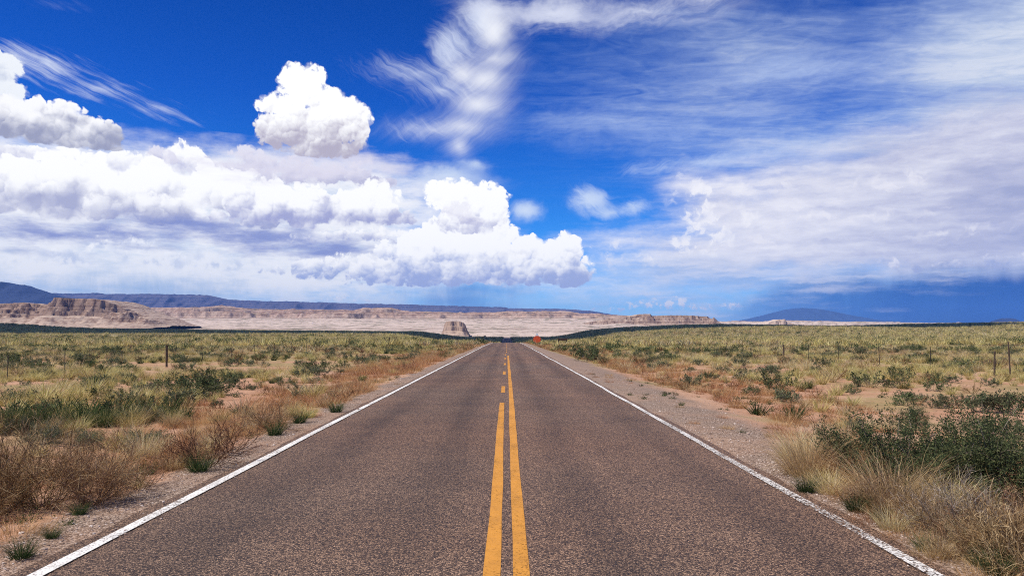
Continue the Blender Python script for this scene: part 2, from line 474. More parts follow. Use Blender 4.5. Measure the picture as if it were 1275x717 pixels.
def right_sheet(s):
    s = mass(s)
    s = cumulus(s, [(868, 232, 24, 12), (893, 238, 30, 12), (858, 262, 34, 14), (885, 270, 50, 18), (805, 303, 42, 8), (800, 318, 36, 5), (865, 305, 66, 14), (905, 290, 60, 16), (830, 322, 60, 9)],
        None, 5, scale=.5, amp=1.0, edge=1.7, white=(253, 252, 255), grey=(216, 220, 242), k_white=1.0, warp=(1.6, 1.0), opacity=.9)
    s = cumulus(s, [(1010, 232, 60, 8), (1060, 268, 70, 8), (1130, 220, 70, 8), (960, 300, 60, 8), (1180, 290, 80, 8)], None, 20, scale=.5, amp=.9, edge=1.6, white=(250, 248, 252), grey=(190, 192, 220), k_white=1.0, warp=(2.4, .8), opacity=.6)
    s = storm(s)
    s = cumulus(s, [(1108, 328, 18, 9), (1135, 336, 30, 9), (1190, 336, 50, 9), (1250, 330, 50, 11), (1290, 325, 30, 12)], 349, 8, scale=.8, amp=.75, edge=.7, tall=34,
    white=(246, 245, 252), grey=(172, 184, 222), k_white=1.0, warp=(1.2, .5), opacity=.92)
    return s
def skyline_heaps(s):
    s = cumulus(s, [(800, 380, 24, 6), (770, 384, 24, 4), (838, 379, 24, 7), (868, 383, 30, 6), (735, 385, 20, 3), (910, 380, 26, 5), (655, 385, 20, 3), (815, 374, 10, 5), (845, 373, 9, 5)],
                389, 13, scale=1.5, amp=.42, edge=.4, tall=16, white=(246, 246, 252), grey=(190, 204, 238), k_white=1.0, warp=(.6, .4), soft=.3, floor_soft=.2, base_dark=.6, opacity=.92)
    return cumulus(s, [(420, 370, 26, 5), (452, 374, 24, 3), (328, 341, 9, 4), (396, 372, 16, 3), (352, 375, 22, 3)],
                378, 19, scale=1.5, amp=.36, edge=.4, tall=14, white=(248, 249, 253), grey=(196, 208, 238), k_white=1.0, warp=(.6, .4), soft=.3, floor_soft=.2, base_dark=.5, opacity=.85)

P_, A_, E_ = P, A, E
def tile(k):
    """Each part of the sky reads its own copy of the coordinates, so that nothing is worked out where it is not needed."""
    global P, A, E
    A = A_ + k * 1e-5; E = E_ + k * 1e-5
    P = W.comb(A, E, k * 1e-4)
tile(1)
# upper left
t_ul = left_edge(tower(swirl(feathers(sky0))))
tile(2)
# upper middle
t_um = swirl(top_band(mid_streaks(veil(sky0, W.vmath('ADD', D, W.comb(0.0, E * 1e-7, 0.0))))))
t_um = wisp(t_um, [(735, 248, 30, 18), (755, 262, 35, 10)], -38, (2.2, .8, .9, 5.0, 2.0), -.12, .5, (225, 238, 253), .8, .6, (1.2, .6), reach=.7)
tile(3)
# lower left and middle
t_ll = low_air(swirl(sky0, True))
t_ll = wisp(t_ll, [(735, 248, 30, 18), (755, 262, 35, 10), (790, 258, 22, 10)], -38, (2.2, .8, .9, 5.0, 2.0), -.12, .5, (225, 238, 253), .8, .6, (1.2, .6), reach=.7)
t_ll = wisp(t_ll, [(655, 262, 22, 13)], 50, (2.6, 1.0, .6, 12.0, 2.5), -.2, .4, (228, 240, 253), .85, .6, (1.0, .6), reach=.6)
t_ll = smear(t_ll, [(180, 358, 90, 14), (240, 364, 60, 11), (20, 358, 50, 10), (110, 364, 60, 8)], (146, 186, 228), .72, -.5, 1.0, nk=1.4, upright=True)
t_ll = mid_streaks(veil(t_ll, W.vmath('ADD', D, W.comb(0.0, E * 1e-7, 0.0))))
t_ll = wisp(t_ll, [(830, 208, 60, 10), (790, 214, 20, 7), (880, 200, 50, 12)], 24, H_UP, -.1, .5, (215, 230, 252), .7, .7, (1.2, .5), reach=.8)
t_ll = right_sheet(t_ll)
t_ll = skyline_heaps(middle_heap(left_edge(tower(left_bank(t_ll)), True)))
tile(4)
# right
t_r = top_band(mid_streaks(veil(sky0, W.vmath('ADD', D, W.comb(0.0, E * 1e-7, 0.0)))))
t_r = wisp(t_r, [(830, 208, 60, 10), (790, 214, 20, 7), (880, 200, 50, 12)], 24, H_UP, -.1, .5, (215, 230, 252), .7, .7, (1.2, .5), reach=.8)
t_r = wisp(t_r, [(735, 248, 30, 18), (755, 262, 35, 10), (790, 258, 22, 10)], -38, (2.2, .8, .9, 5.0, 2.0), -.12, .5, (225, 238, 253), .8, .6, (1.2, .6), reach=.7)
t_r = right_sheet(t_r)
t_r = skyline_heaps(t_r)
P, A, E = P_, A_, E_
# ---- the parts of the sky, each looked up only where it lies
# out of frame the sky is half clouded too
bn = W.noise(W.vmath('MULTIPLY', P, (.5, 1.0, 1)), .09, 5.0, .6)
t_out = over(sky0, lum(222, 228, 242), W.step(bn, .50, .66) * .75)
@grouped
def outward(c, o):
    """Lets a part of the sky pass into the half-clouded rest of it."""
    return over(c, o, W.step(A.abs(), 36.0, 47.0).max(W.step(E, 24.5, 31.0)))
t_ul, t_um, t_ll, t_r = (outward(t_, t_out) for t_ in (t_ul, t_um, t_ll, t_r))
def bg(c):
    nd = W.node('ShaderNodeBackground')
    W.put(nd.inputs['Color'], c)
    nd.inputs['Strength'].default_value = SKY_STRENGTH
    return nd.outputs[0]
def pick(cond, a, b):
    nd = W.node('ShaderNodeMixShader')
    W.put(nd.inputs[0], cond)
    W.t.links.new(a, nd.inputs[1])
    W.t.links.new(b, nd.inputs[2])
    return nd.outputs[0]
def gt(x, v):
    return W.math('GREATER_THAN', x, v)
a745, e178 = direction(757, 178)
a478, _ = direction(478, 120)
upper = pick(gt(A, a478), bg(t_ul), bg(t_um))
left = pick(gt(E, e178), bg(t_ll), upper)
front = pick(gt(A, a745), left, bg(t_r))
inside = W.math('LESS_THAN', A.abs(), 47.0) * W.math('LESS_THAN', E, 31.0) 
up = pick(inside, bg(t_out), front)
allsky = pick(gt(E, -.6), bg(lum(150, 130, 105)), up)
won = W.node('ShaderNodeOutputWorld')
wt.links.new(allsky, won.inputs['Surface'])
world.cycles.sampling_method = 'MANUAL'
world.cycles.sample_map_resolution = 512
# ------------------------------------------------------------------ numeric helpers
def vnoise(x, y, seed=0):
    """Smooth value noise in -1..1 on a unit lattice."""
    x = np.asarray(x, float); y = np.asarray(y, float)
    xi = np.floor(x).astype(np.int64); yi = np.floor(y).astype(np.int64)
    fx = x - xi; fy = y - yi
    fx = fx * fx * fx * (fx * (fx * 6 - 15) + 10); fy = fy * fy * fy * (fy * (fy * 6 - 15) + 10)
    def h(i, j):
        n = (i * 374761393 + j * 668265263 + seed * 1442695041) & 0xffffffff
        n = ((n ^ (n >> 13)) * 1274126177) & 0xffffffff
        n = ((n ^ (n >> 16)) * 2246822519) & 0xffffffff
        return ((n ^ (n >> 15)) & 0xffffff) / float(0xffffff) * 2 - 1
    a, b, c, d = h(xi, yi), h(xi + 1, yi), h(xi, yi + 1), h(xi + 1, yi + 1)
    return (a * (1 - fx) + b * fx) * (1 - fy) + (c * (1 - fx) + d * fx) * fy
def fbm(x, y, octv=4, seed=0, gain=.5):
    t, amp, tot = 0.0, 1.0, 0.0
    for o in range(octv):
        t = t + vnoise(np.asarray(x) * 2 ** o + 17.3 * o, np.asarray(y) * 2 ** o - 9.1 * o, seed + o) * amp
        tot += amp
        amp *= gain
    return t / tot
def sstep(lo, hi, x):
    t = np.clip((np.asarray(x, float) - lo) / (hi - lo), 0, 1)
    return t * t * (3 - 2 * t)

def link(name, me, mat=None, parent=None, kind=None):
    o = bpy.data.objects.new(name, me)
    COL.objects.link(o)
    if mat is not None and not me.materials:
        me.materials.append(mat)
    if parent is not None:
        o.parent = parent
    if kind:
        o["kind"] = kind
    return o
def grid_mesh(name, X, Y, Z, smooth=True):
    """Mesh from 2-D arrays of points (rows x columns)."""
    r, c = X.shape
    co = np.stack([X, Y, Z], -1).reshape(-1, 3).astype(np.float32)
    i = np.arange(r * c).reshape(r, c)
    q = np.stack([i[:-1, :-1], i[:-1, 1:], i[1:, 1:], i[1:, :-1]], -1).reshape(-1, 4)
    return raw_mesh(name, co, q, smooth)
def raw_mesh(name, co, faces, smooth=False):
    me = bpy.data.meshes.new(name)
    n = len(faces)
    k = faces.shape[1]
    me.vertices.add(len(co)); me.vertices.foreach_set("co", np.ascontiguousarray(co, dtype=np.float32).ravel())
    me.loops.add(n * k); me.loops.foreach_set("vertex_index", np.ascontiguousarray(faces, dtype=np.int32).ravel())
    me.polygons.add(n); me.polygons.foreach_set("loop_start", np.arange(0, n * k, k, dtype=np.int32))
    me.polygons.foreach_set("loop_total", np.full(n, k, dtype=np.int32))
    if smooth:
        me.polygons.foreach_set("use_smooth", np.ones(n, dtype=bool))
    me.update(calc_edges=True)
    me.validate()
    return me
def new_mat(name):
    m = bpy.data.materials.new(name)
    m.use_nodes = True
    m.node_tree.nodes.clear()
    g = NT(m.node_tree)
    return m, g
def finish(g, color, rough=0.9, bump=None, bump_k=0.3, bump_d=0.02, spec=0.2):
    b = g.node('ShaderNodeBsdfPrincipled')
    g.put(b.inputs['Base Color'], color)
    g.put(b.inputs['Roughness'], rough)
    g.put(b.inputs['Specular IOR Level'], spec)
    if bump is not None:
        bn = g.node('ShaderNodeBump')
        g.put(bn.inputs['Strength'], bump_k)
        g.put(bn.inputs['Distance'], bump_d)
        g.put(bn.inputs['Height'], bump)
        g.t.links.new(bn.outputs[0], b.inputs['Normal'])
    out = g.node('ShaderNodeOutputMaterial')
    g.t.links.new(b.outputs[0], out.inputs['Surface'])
    return b
def position(g):
    return S(g, g.node('ShaderNodeNewGeometry').outputs['Position'])

# ------------------------------------------------------------------ lie of the land
def at_row(px, row, dist):
    """Height at which a thing `dist` ahead shows at a photo row."""
    return (HORIZON - row) / FPX * dist
ROAD_Y = [-60, 0, 60, 120, 180, 226, 300, 450, 620, 780, 900, 1100, 1300, 1600]
ROAD_Z = [-1.85, -1.87, -1.99, -2.14, -2.42, -2.80, -4.7, -7.6, -9.2, -9.0, -7.0, -7.0, -12, -30]
def road_z(y):
    y = np.asarray(y, float)
    # softened polyline
    s = 0
    for d, w in ((-18, .25), (0, .5), (18, .25)):
        s = s + w * np.interp(y + d * np.clip(y / 150, 0, 1), ROAD_Y, ROAD_Z)
    return s
RIDGE_PX = [-400, -100, 0, 80, 187, 340, 533, 590, 640, 680, 720, 780, 840, 900, 960, 1020, 1100, 1200, 1275, 1400, 1700]
RIDGE_ROW = [400, 401, 403, 409, 411.5, 412.6, 414.3, 416, 418.5, 417.5, 413, 408.5, 406, 405.2, 406.5, 407.5, 405.3, 402.8, 402.2, 400, 399]
RIDGE_D = 1100.0
def ground_z(x, y):
    x = np.asarray(x, float); y = np.asarray(y, float)
    rz = road_z(y)
    plain = -2.15 - 0.0016 * np.clip(y, -60, 900)
    ridge = (HORIZON - np.interp(x / RIDGE_D * FPX + 631, RIDGE_PX, RIDGE_ROW)) / FPX * RIDGE_D
    k = sstep(380, RIDGE_D, y)
    plain = plain * (1 - k) + ridge * k
    plain = plain + (fbm(x / 160, y / 160, 3, 3) * .9) * sstep(60, 300, np.hypot(x, y)) + fbm(x / 22, y / 22, 3, 5) * .16
    plain = plain - 42 * sstep(RIDGE_D + 20, 1750, y)
    # shoulders fall away from the road, then meet the plain
    ax = np.where(x < 0, -x - 3.95, x - 3.62)
    side = rz - .035 - .30 * sstep(.15, 4.2, ax) + fbm(x / 3.1, y / 3.1, 3, 8) * .05 * sstep(.1, 1.5, ax)
    reach = np.where(y < 160, 14 + 0 * y, 14 + (y - 160) * .16)
    w = sstep(.35, 1.0, ax / np.clip(reach, 12, 120))
    z = side * (1 - w) + plain * w
    return z + fbm(x / .9, y / .9, 3, 11) * .022 * sstep(.05, .8, ax) * (np.abs(y) < 60)

def spaced(stops):
    """Coordinates with changing step: [(start, step), ..., (end, None)]."""
    out = []
    for (a, st), (b, _) in zip(stops[:-1], stops[1:]):
        n = max(1, int(round((b - a) / st)))
        out += list(np.linspace(a, b, n, endpoint=False))
    return np.array(out + [stops[-1][0]])

# ------------------------------------------------------------------ ground material: red sand, gravel shoulders, dry litter
def make_ground_mat():
    m, g = new_mat("desert_ground")
    p = position(g)
    x, y, z = g.sep(p)
    n_big = g.noise(p, .055, 4, .6)
    n_mid = g.noise(p, .45, 5, .6)
    n_fine = g.noise(p, 9.0, 5, .65)
    n_grit = g.noise(p, 45.0, 3, .6)
    sand = g.ramp(n_mid * .6 + n_fine * .4, [(.28, (.30, .150, .085)), (.48, (.40, .225, .140)), (.62, (.46, .285, .190)), (.8, (.53, .37, .27))])
    sand = g.mix(g.step(n_big, .45, .65) * .5, sand, (.42, .30, .20))
    # litter of dead stalks thickens away from the road and over the plain
    ax = g.math('MAXIMUM', x - 3.7, (x * -1.0) - 4.05)
    far = g.step(y, 25, 120)
    lit_n = g.noise(p, .16, 5, .65)
    litter = g.step(lit_n + far * .22 + g.step(ax, 3, 14) * .06, .50, .68)
    litc = g.ramp(g.noise(p, 1.7, 5, .7), [(.3, (.13, .105, .045)), (.5, (.25, .205, .085)), (.7, (.36, .30, .15))])
    col = g.mix(litter * .8, sand, litc)
    # the far plain is speckled with brush
    fy = g.step(y, 150, 420)
    sp = g.noise(p, .16, 4, .75)
    sp2 = g.noise(p, .018, 4, .6)
    brush = g.ramp(sp * .65 + sp2 * .35, [(.36, (.055, .055, .022)), (.45, (.135, .125, .045)), (.52, (.26, .22, .09)), (.62, (.42, .33, .18))])
    col = g.mix(fy * .85, col, brush)
    # gravel shoulders
    wid = g.step(y, 9, 22, .75, 2.7) * g.step(x, -1, 1, .0, 1.0) + g.step(x, -1, 1, .75, 0.0) + g.step(y, 40, 120, 0.0, -.9)* g.step(x, -1, 1, .0, 1.0)
    edge = ax + (n_mid - .5) * 1.3 + (n_fine - .5) * .5
    grav = g.step(edge, wid, wid * .55)
    vc = g.voro(p, 42.0, dims='3D', out='Color')
    vd = g.voro(p, 42.0, dims='3D', out='Distance')
    vc2 = g.voro(p, 95.0, dims='3D', out='Color')
    r1 = g.sep(vc)[0]
    stone = g.ramp(r1 * .6 + g.sep(vc2)[0] * .4, [(.15, (.080, .056, .043)), (.4, (.19, .135, .102)), (.65, (.31, .228, .175)), (.95, (.52, .425, .355))])
    stone = g.mix(g.step(n_mid, .4, .7) * .5, stone, sand)
    near = g.step(y, 10, 60, 1.0, .15)
    stone = g.mix(near, (.27, .195, .155), stone)
    col = g.mix(grav, col, stone)
    # loose stones scattered on the sand as well
    peb = g.step(g.sep(vc)[1], .90, .94) * (1.0 - grav) * near
    col = g.mix(peb * .8, col, stone)
    h = n_fine * .5 + n_grit * .18 + (g.step(vd, .0, .7, .5, 0.0) * (grav + peb).clamp())
    finish(g, col, .95, h, .75, .03, .1)
    return m
GROUND_MAT = make_ground_mat()

gx = spaced([(-2600, 130), (-1300, 55), (-700, 22), (-300, 8), (-120, 3), (-45, 1.0), (-16, .30), (-9, .13), (-3.7, .5), (3.4, .13), (9, .30), (16, 1.0), (45, 3), (120, 8), (300, 22), (700, 55), (1300, 130), (2600, None)])
gy = spaced([(-260, 30), (-30, 3), (0, .4), (4, .13), (16, .30), (34, .8), (80, 2), (180, 5), (400, 12), (1250, 25), (1900, None)])
GX, GY = np.meshgrid(gx, gy)
ground = link("ground", grid_mesh("ground", GX, GY, ground_z(GX, GY)), GROUND_MAT, kind="structure")
# ------------------------------------------------------------------ road
def asphalt_mat():
    m, g = new_mat("chip_sealed_asphalt")
    p = position(g)
    x, y, z = g.sep(p)
    va = g.voro(p, 84.0, dims='3D', out='Color')
    vb = g.voro(p, 150.0, dims='3D', out='Color')
    vd = g.voro(p, 84.0, dims='3D', out='Distance')
    a = g.sep(va)[0] * .62 + g.sep(vb)[1] * .38
    chips = g.ramp(a, [(.14, (.014, .0092, .0070)), (.38, (.048, .031, .0225)), (.55, (.108, .071, .050)), (.70, (.215, .145, .103)), (.88, (.50, .36, .27))])
    # chips blur into one tone with distance; real wear differs along and across the lanes
    st = g.vmath('MULTIPLY', p, (1.0, .07, 0))
    wear = g.noise(st, .9, 4, .6)
    blot = g.noise(p, .55, 4, .6)
    lane = g.math('ABSOLUTE', g.math('ABSOLUTE', x) - 1.75)          # wheel tracks either side of a lane's middle
    track = g.step(g.math('ABSOLUTE', lane - .85), .55, .0)
    tone = (wear * .8 + blot * .6 - .7) * 1.1 - track * .22 + .97
    leftdark = g.step(x, -.2, -1.2, 0.0, -.12)
    col = g.vmath('SCALE', chips, scale=(tone + leftdark))
    warm = g.noise(p, .12, 3, .5)
    col = g.mix(g.step(warm, .25, .65) * .8, g.vmath('MULTIPLY', col, (1.02, .97, .90)), g.vmath('MULTIPLY', col, (1.14, .92, .75)))
    crack = g.voro(g.vmath('MULTIPLY_ADD', g.noise(p, 1.2, 4, .6, color=True), (.6, .6, 0), p), .16, feature='DISTANCE_TO_EDGE', dims='2D')
    col = g.mix(g.step(crack, .006, .001) * .0, col, (.01, .01, .01))
    finish(g, col, g.step(a, .2, .9, .62, .85), g.step(vd, 0, .7, 1, 0) + g.sep(va)[2] * .5, .8, .006, .35)
    return m
def paint_mat(name, c, wear_lo, wear_hi, right_wear=0.0):
    """Road paint rubbed off the stone tops; where it is gone the road below shows through."""
    m, g = new_mat(name)
    p = position(g)
    x, y, z = g.sep(p)
    n = g.noise(p, 40.0, 4, .7)
    n2 = g.noise(g.vmath('MULTIPLY', p, (1, .35, 1)), 2.2, 5, .65)
    vd = g.voro(p, 62.0, dims='3D', out='Color')
    gone = n * .45 + n2 * .45 + g.sep(vd)[1] * .22
    if right_wear:
        gone = gone + g.step(y, 26.0, 6.5, 0.0, right_wear)
    hold = g.step(gone, wear_hi, wear_lo)
    tint = g.noise(p, 5.0, 4, .6)
    col = g.mix(g.step(tint, .35, .7) * .6, c, tuple(v * .72 for v in c))
    b = g.node('ShaderNodeBsdfPrincipled')
    g.put(b.inputs['Base Color'], col)
    g.put(b.inputs['Roughness'], .7)
    bn = g.node('ShaderNodeBump')
    g.put(bn.inputs['Strength'], .5); g.put(bn.inputs['Distance'], .004); g.put(bn.inputs['Height'], g.sep(vd)[0])
    g.t.links.new(bn.outputs[0], b.inputs['Normal'])
    tr = g.node('ShaderNodeBsdfTransparent')
    mx = g.node('ShaderNodeMixShader')
    g.put(mx.inputs[0], hold)
    g.t.links.new(tr.outputs[0], mx.inputs[1]); g.t.links.new(b.outputs[0], mx.inputs[2])
    out = g.node('ShaderNodeOutputMaterial')
    g.t.links.new(mx.outputs[0], out.inputs['Surface'])
    return m
ASPHALT = asphalt_mat()
LANE_L, LANE_R = -3.66, 3.33
ry = spaced([(-40, 2), (0, .25), (30, .5), (80, 2), (240, 4), (900, 8), (1100, None)])
edge_l = -4.02 + fbm(ry / 1.1, ry * 0 + 3, 4, 21) * .07 + fbm(ry / 7, ry * 0, 2, 22) * .06
edge_r = 3.66 + fbm(ry / 1.1, ry * 0 + 9, 4, 23) * .07 + fbm(ry / 7, ry * 0 + 5, 2, 24) * .06
t = np.linspace(0, 1, 15)
RX = edge_l[:, None] * (1 - t) + edge_r[:, None] * t
RYY = np.repeat(ry[:, None], 15, 1)
def road_top(x, y):
    return road_z(y) + .012 - .010 * (np.asarray(x) / 3.8) ** 2
RZ = road_top(RX, RYY)
RZ[:, 0] -= .045; RZ[:, -1] -= .045
road = link("road", grid_mesh("road", RX, RYY, RZ), ASPHALT, kind="structure")

def stripe(name, xc, width, y0, y1, mat, wob=.012, seed=0, lift=.004):
    ys = ry[(ry > y0) & (ry < y1)]
    ys = np.concatenate([[y0], ys, [y1]])
    c = xc + fbm(ys / 9, ys * 0 + seed, 3, seed) * wob * 2.2
    w = width / 2 * (1 + fbm(ys / 1.7, ys * 0 + seed + 3, 3, seed + 1) * .10)
    X = np.stack([c - w, c + w], 1)
    Y = np.stack([ys, ys], 1)
    return X, Y, road_top(X, Y) + lift
white = paint_mat("white_road_paint", (.80, .79, .75), .53, .74)
white_worn = paint_mat("worn_white_road_paint", (.76, .74, .70), .56, .72, .10)
yellow = paint_mat("yellow_road_paint", (.58, .255, .025), .58, .80)
link("road_edge_marking", grid_mesh("edge_line", *stripe("l", LANE_L, .125, -20, 1000, white, .012, 31)), white, kind="structure")
link("road_edge_marking", grid_mesh("edge_line", *stripe("r", LANE_R, .115, -20, 1000, white_worn, .035, 37)), white_worn, kind="structure")
# solid yellow lines, then dashes farther on
link("road_centre_marking", grid_mesh("centre_line", *stripe("c", -.118, .130, -20, 21.8, yellow, .008, 41)), yellow, kind="structure")
link("road_centre_marking", grid_mesh("centre_line", *stripe("c", .118, .130, -20, 69.5, yellow, .008, 43)), yellow, kind="structure")
rows = []
for k in range(18):
    y0 = 25.6 + 12.2 * k * .93
    X, Y, Z = stripe("d", -.118 if y0 < 72 else -.03, .13, y0, y0 + 3.1, yellow, .004, 50 + k)
    rows.append((X, Y, Z))
cos, fcs, off = [], [], 0
for X, Y, Z in rows:
    n = len(X)
    cos.append(np.stack([X, Y, Z], -1).reshape(-1, 3))
    i = np.arange(n - 1) * 2 + off
    fcs.append(np.stack([i, i + 1, i + 3, i + 2], 1))
    off += 2 * n
link("road_centre_marking", raw_mesh("dashes", np.concatenate(cos), np.concatenate(fcs)), yellow, kind="structure")
# ------------------------------------------------------------------ far country
def az_of(px):
    return np.arctan2((np.asarray(px, float) - 631.0), FPX)
def polar(px, r):
    """Ground point r metres ahead (along +Y) in the direction of a photo column."""
    return (px - 631.0) / FPX * r
def rock_mat(name, pale, mid, dark, band=.11, tilt=.0, veg=0.0, red=None, cap=None):
    m, g = new_mat(name)
    p = position(g)
    x, y, z = g.sep(p)
    w = g.noise(p, .006, 4, .6)
    zz = z + (w - .5) * 14.0 + x * tilt
    strata = g.noise(g.comb(0.0, 0.0, zz), band, 6, .75)
    n = g.noise(p, .03, 6, .65)
    streak = g.noise(g.vmath('MULTIPLY', p, (1, 1, .12)), .06, 5, .65)
    v = strata * .55 + n * .25 + streak * .20
    col = g.ramp(v, [(.40, dark), (.465, mid), (.51, pale), (.62, tuple(min(1, c * 1.12) for c in pale))])
    if red:
        col = g.mix(g.step(strata + (n - .5) * .3, .60, .68) * .7, col, red)
    if cap:        # a darker, redder formation caps the pale one
        k = g.step(zz + (n - .5) * 30.0, cap[0], cap[1])
        capc = g.ramp(strata * .6 + n * .25 + streak * .15, [(.42, (.085, .050, .040)), (.48, (.23, .140, .105)), (.53, (.41, .285, .22)), (.62, (.52, .40, .32))])  # darkest stop also paints in the shadows of the cliffs
        col = g.mix(k * .9, col, capc)
    # steep faces are bare darker stone, flats carry pale dust and a little brush
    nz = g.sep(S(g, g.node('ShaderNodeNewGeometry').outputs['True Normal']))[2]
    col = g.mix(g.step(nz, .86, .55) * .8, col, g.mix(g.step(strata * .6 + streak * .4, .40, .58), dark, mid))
    if veg:
        vb = g.noise(g.vmath('MULTIPLY', p, (.7, .45, 1)), .016, 9, .8)
        col = g.mix(g.step(vb, .50, .60) * g.step(nz, .8, .95) * veg, col, (.13, .125, .075))
    finish(g, col, .95, n + streak, .6, 6.0, .05)
    return m
PALE = rock_mat("pale_badland_stone", (.54, .445, .38), (.40, .315, .265), (.18, .125, .105), .10, veg=.75, red=(.42, .27, .20), cap=(66.0, 86.0))
MESA = rock_mat("banded_mesa_stone", (.43, .335, .265), (.25, .168, .128), (.085, .050, .040), .16, red=(.40, .20, .13))
BUTTE = rock_mat("tan_butte_stone", (.44, .335, .26), (.35, .255, .20), (.20, .135, .105), .2)
HAZED_FOREST = rock_mat("hazed_dark_slope", (.042, .058, .115), (.028, .042, .092), (.016, .027, .064), .01)  # haze blue mixed into the dark slope colour
RANGE = rock_mat("hazed_far_slope", (.115, .108, .145), (.045, .055, .11), (.022, .034, .08), .02)  # blue of distant air put into the slope tones

CONE = rock_mat("hazed_cone_slope", (.058, .10, .20), (.048, .088, .18), (.040, .075, .155), .01)  # rain-haze blue painted into the slope's base colour
# pale shelves of badland with cliff bands, as one sheet out to the ranges
SK_PX = [-300, 0, 60, 140, 180, 232, 260, 277, 292, 320, 375, 440, 452, 488, 500, 530, 600, 650, 703, 720, 764, 800, 905, 935, 990, 1060, 1130, 1200, 1275, 1600]
SK_ROW = [383, 384, 384, 385.5, 384.8, 384.6, 383.5, 381.5, 384, 386, 386.6, 387.2, 385, 385, 388.4, 389.6, 390, 388.6, 388.6, 391, 393.8, 395, 401, 401, 400, 401.5, 402.5, 403, 403.5, 404]
def badlands():
    pxs = np.linspace(-520, 1800, 1500)
    rs = np.concatenate([np.geomspace(1500, 3900, 70), np.linspace(3930, 5600, 110), np.geomspace(5650, 17000, 40)])
    PX, RR = np.meshgrid(pxs, rs)
    X = polar(PX, RR)
    apron = np.interp(RR, [1500, 2000, 2500, 3300, 4300, 17000], [-46, -26, -2, 26, 62, 70])
    right = sstep(730, 960, PX)
    apron = apron - right * np.interp(RR, [2000, 4300, 17000], [0, 34, 40])
    top = (HORIZON - np.interp(PX, SK_PX, SK_ROW)) / FPX * 5400
    d1 = fbm(X / 420, RR / 500, 5, 61) * 330
    d2 = fbm(X / 260, RR / 400, 5, 67) * 260
    fl = fbm(X / 75, RR / 160, 4, 81) * 70
    d1 = d1 + fl; d2 = d2 + fl
    d3 = fbm(X / 500, RR / 500, 4, 71) * 200
    rise = top - apron
    f = .42 * sstep(4220, 4260, RR + d1) + .26 * sstep(4600, 4640, RR + d2) + .10 * sstep(4650, 4900, RR + d2) + .22 * sstep(5180, 5215, RR + d3)
    g = .30 * sstep(3500, 4250, RR + d1 * .5)          # talus below the first wall
    Z = apron + rise * np.clip(np.maximum(f, g * .55 + f * .7), 0, 1)
    Z += fbm(X / 60, RR / 60, 4, 73) * 3.2 + np.abs(fbm(X / 140, RR / 190, 4, 75)) * 9 * sstep(2400, 3600, RR)
    Z += fbm(X / 22, RR / 40, 3, 79) * 3.0 * sstep(4200, 4400, RR)
    return grid_mesh("badlands", X, RR, Z, smooth=False)
link("badland_terrain", badlands(), PALE, kind="structure")

def bluff(name, px, rows, base_row, r, depth, mat, seed, wall=.55, ledge=2, cols=260, rowsn=90, rough=1.0, lap=.35):
    """A free-standing mesa: silhouette rows over columns px, walls that step back in ledges."""
    pxs = np.linspace(px[0], px[-1], cols)
    tt = np.linspace(-.35, 1.35, rowsn)
    PX, T = np.meshgrid(pxs, tt)
    RR = r + T * depth
    X = polar(PX, r) * (RR / r) ** .15
    top = (HORIZON - np.interp(PX, px, rows)) / FPX * r
    base = (HORIZON - base_row) / FPX * r - 8
    n1 = fbm(X / (depth * .30), RR / (depth * .35), 5, seed) * .20 * rough
    n2 = fbm(X / (depth * .12), RR / (depth * .14), 4, seed + 5) * .06 * rough
    e = T + n1 + n2
    f = .42 * sstep(-.30, .12, e)                       # talus
    share = (1 - .42) / (ledge + 1)
    for k in range(ledge + 1):
        c = .10 + k * .075
        f = f + share * sstep(c, c + .018, e + n2 * (1 + k))
    back = 1 - sstep(1.0, 1.3, e)
    Z = base + (top - base) * f * back
    Z += fbm(X / 18, RR / 18, 3, seed + 9) * 1.4 * rough * sstep(0, .3, f)
    return grid_mesh(name, X, RR, Z, smooth=False)
def label(o, text, cat, group=None):
    o["label"] = text
    o["category"] = cat
    if group:
        o["group"] = group
    return o
link("mesa_hill", bluff("mesa_hill", [-260, -120, -40, 0, 24, 34, 48, 55, 62, 108, 116, 122, 130, 141, 160, 178, 200],
     [378, 378, 377, 374.5, 377, 376.5, 373.5, 370.8, 370, 371, 373.5, 376, 379.5, 385, 391, 397, 405], 406, 2650, 420, MESA, 101, cols=420, ledge=3), MESA, kind="structure")
link("mesa_hill", bluff("mesa_hill", [730, 762, 780, 797, 801, 816, 819, 845, 880, 893, 898, 906, 916],
     [402, 396, 394.5, 393, 390.2, 390, 392.3, 391.6, 392.2, 393, 397, 403, 408], 408, 3500, 520, MESA, 131, cols=360, ledge=2), MESA, kind="structure")
b = link("rock_butte", bluff("rock_butte", [548, 551.5, 553, 555, 558, 566, 573, 575.5, 577.5, 580, 584], [418, 410, 403, 400.6, 400, 399.6, 400.2, 401.4, 404, 411, 418], 417, 2250, 110, BUTTE, 151,
     cols=120, rowsn=110, ledge=1, rough=.35), BUTTE)
label(b, "small steep-sided tan rock butte standing alone before the pale badlands", "butte")
b = link("rock_outcrop", bluff("rock_outcrop", [945, 953, 960, 966, 972, 979, 984, 987, 991, 995, 1000], [409, 405, 401.5, 399.5, 397.6, 397.4, 401, 402.2, 402.5, 406, 410], 409, 3000, 120, PALE, 171,
     cols=120, ledge=1, rough=1.2), PALE)
label(b, "pale domed rock outcrop on the skyline below the cone-shaped blue mountain", "outcrop")

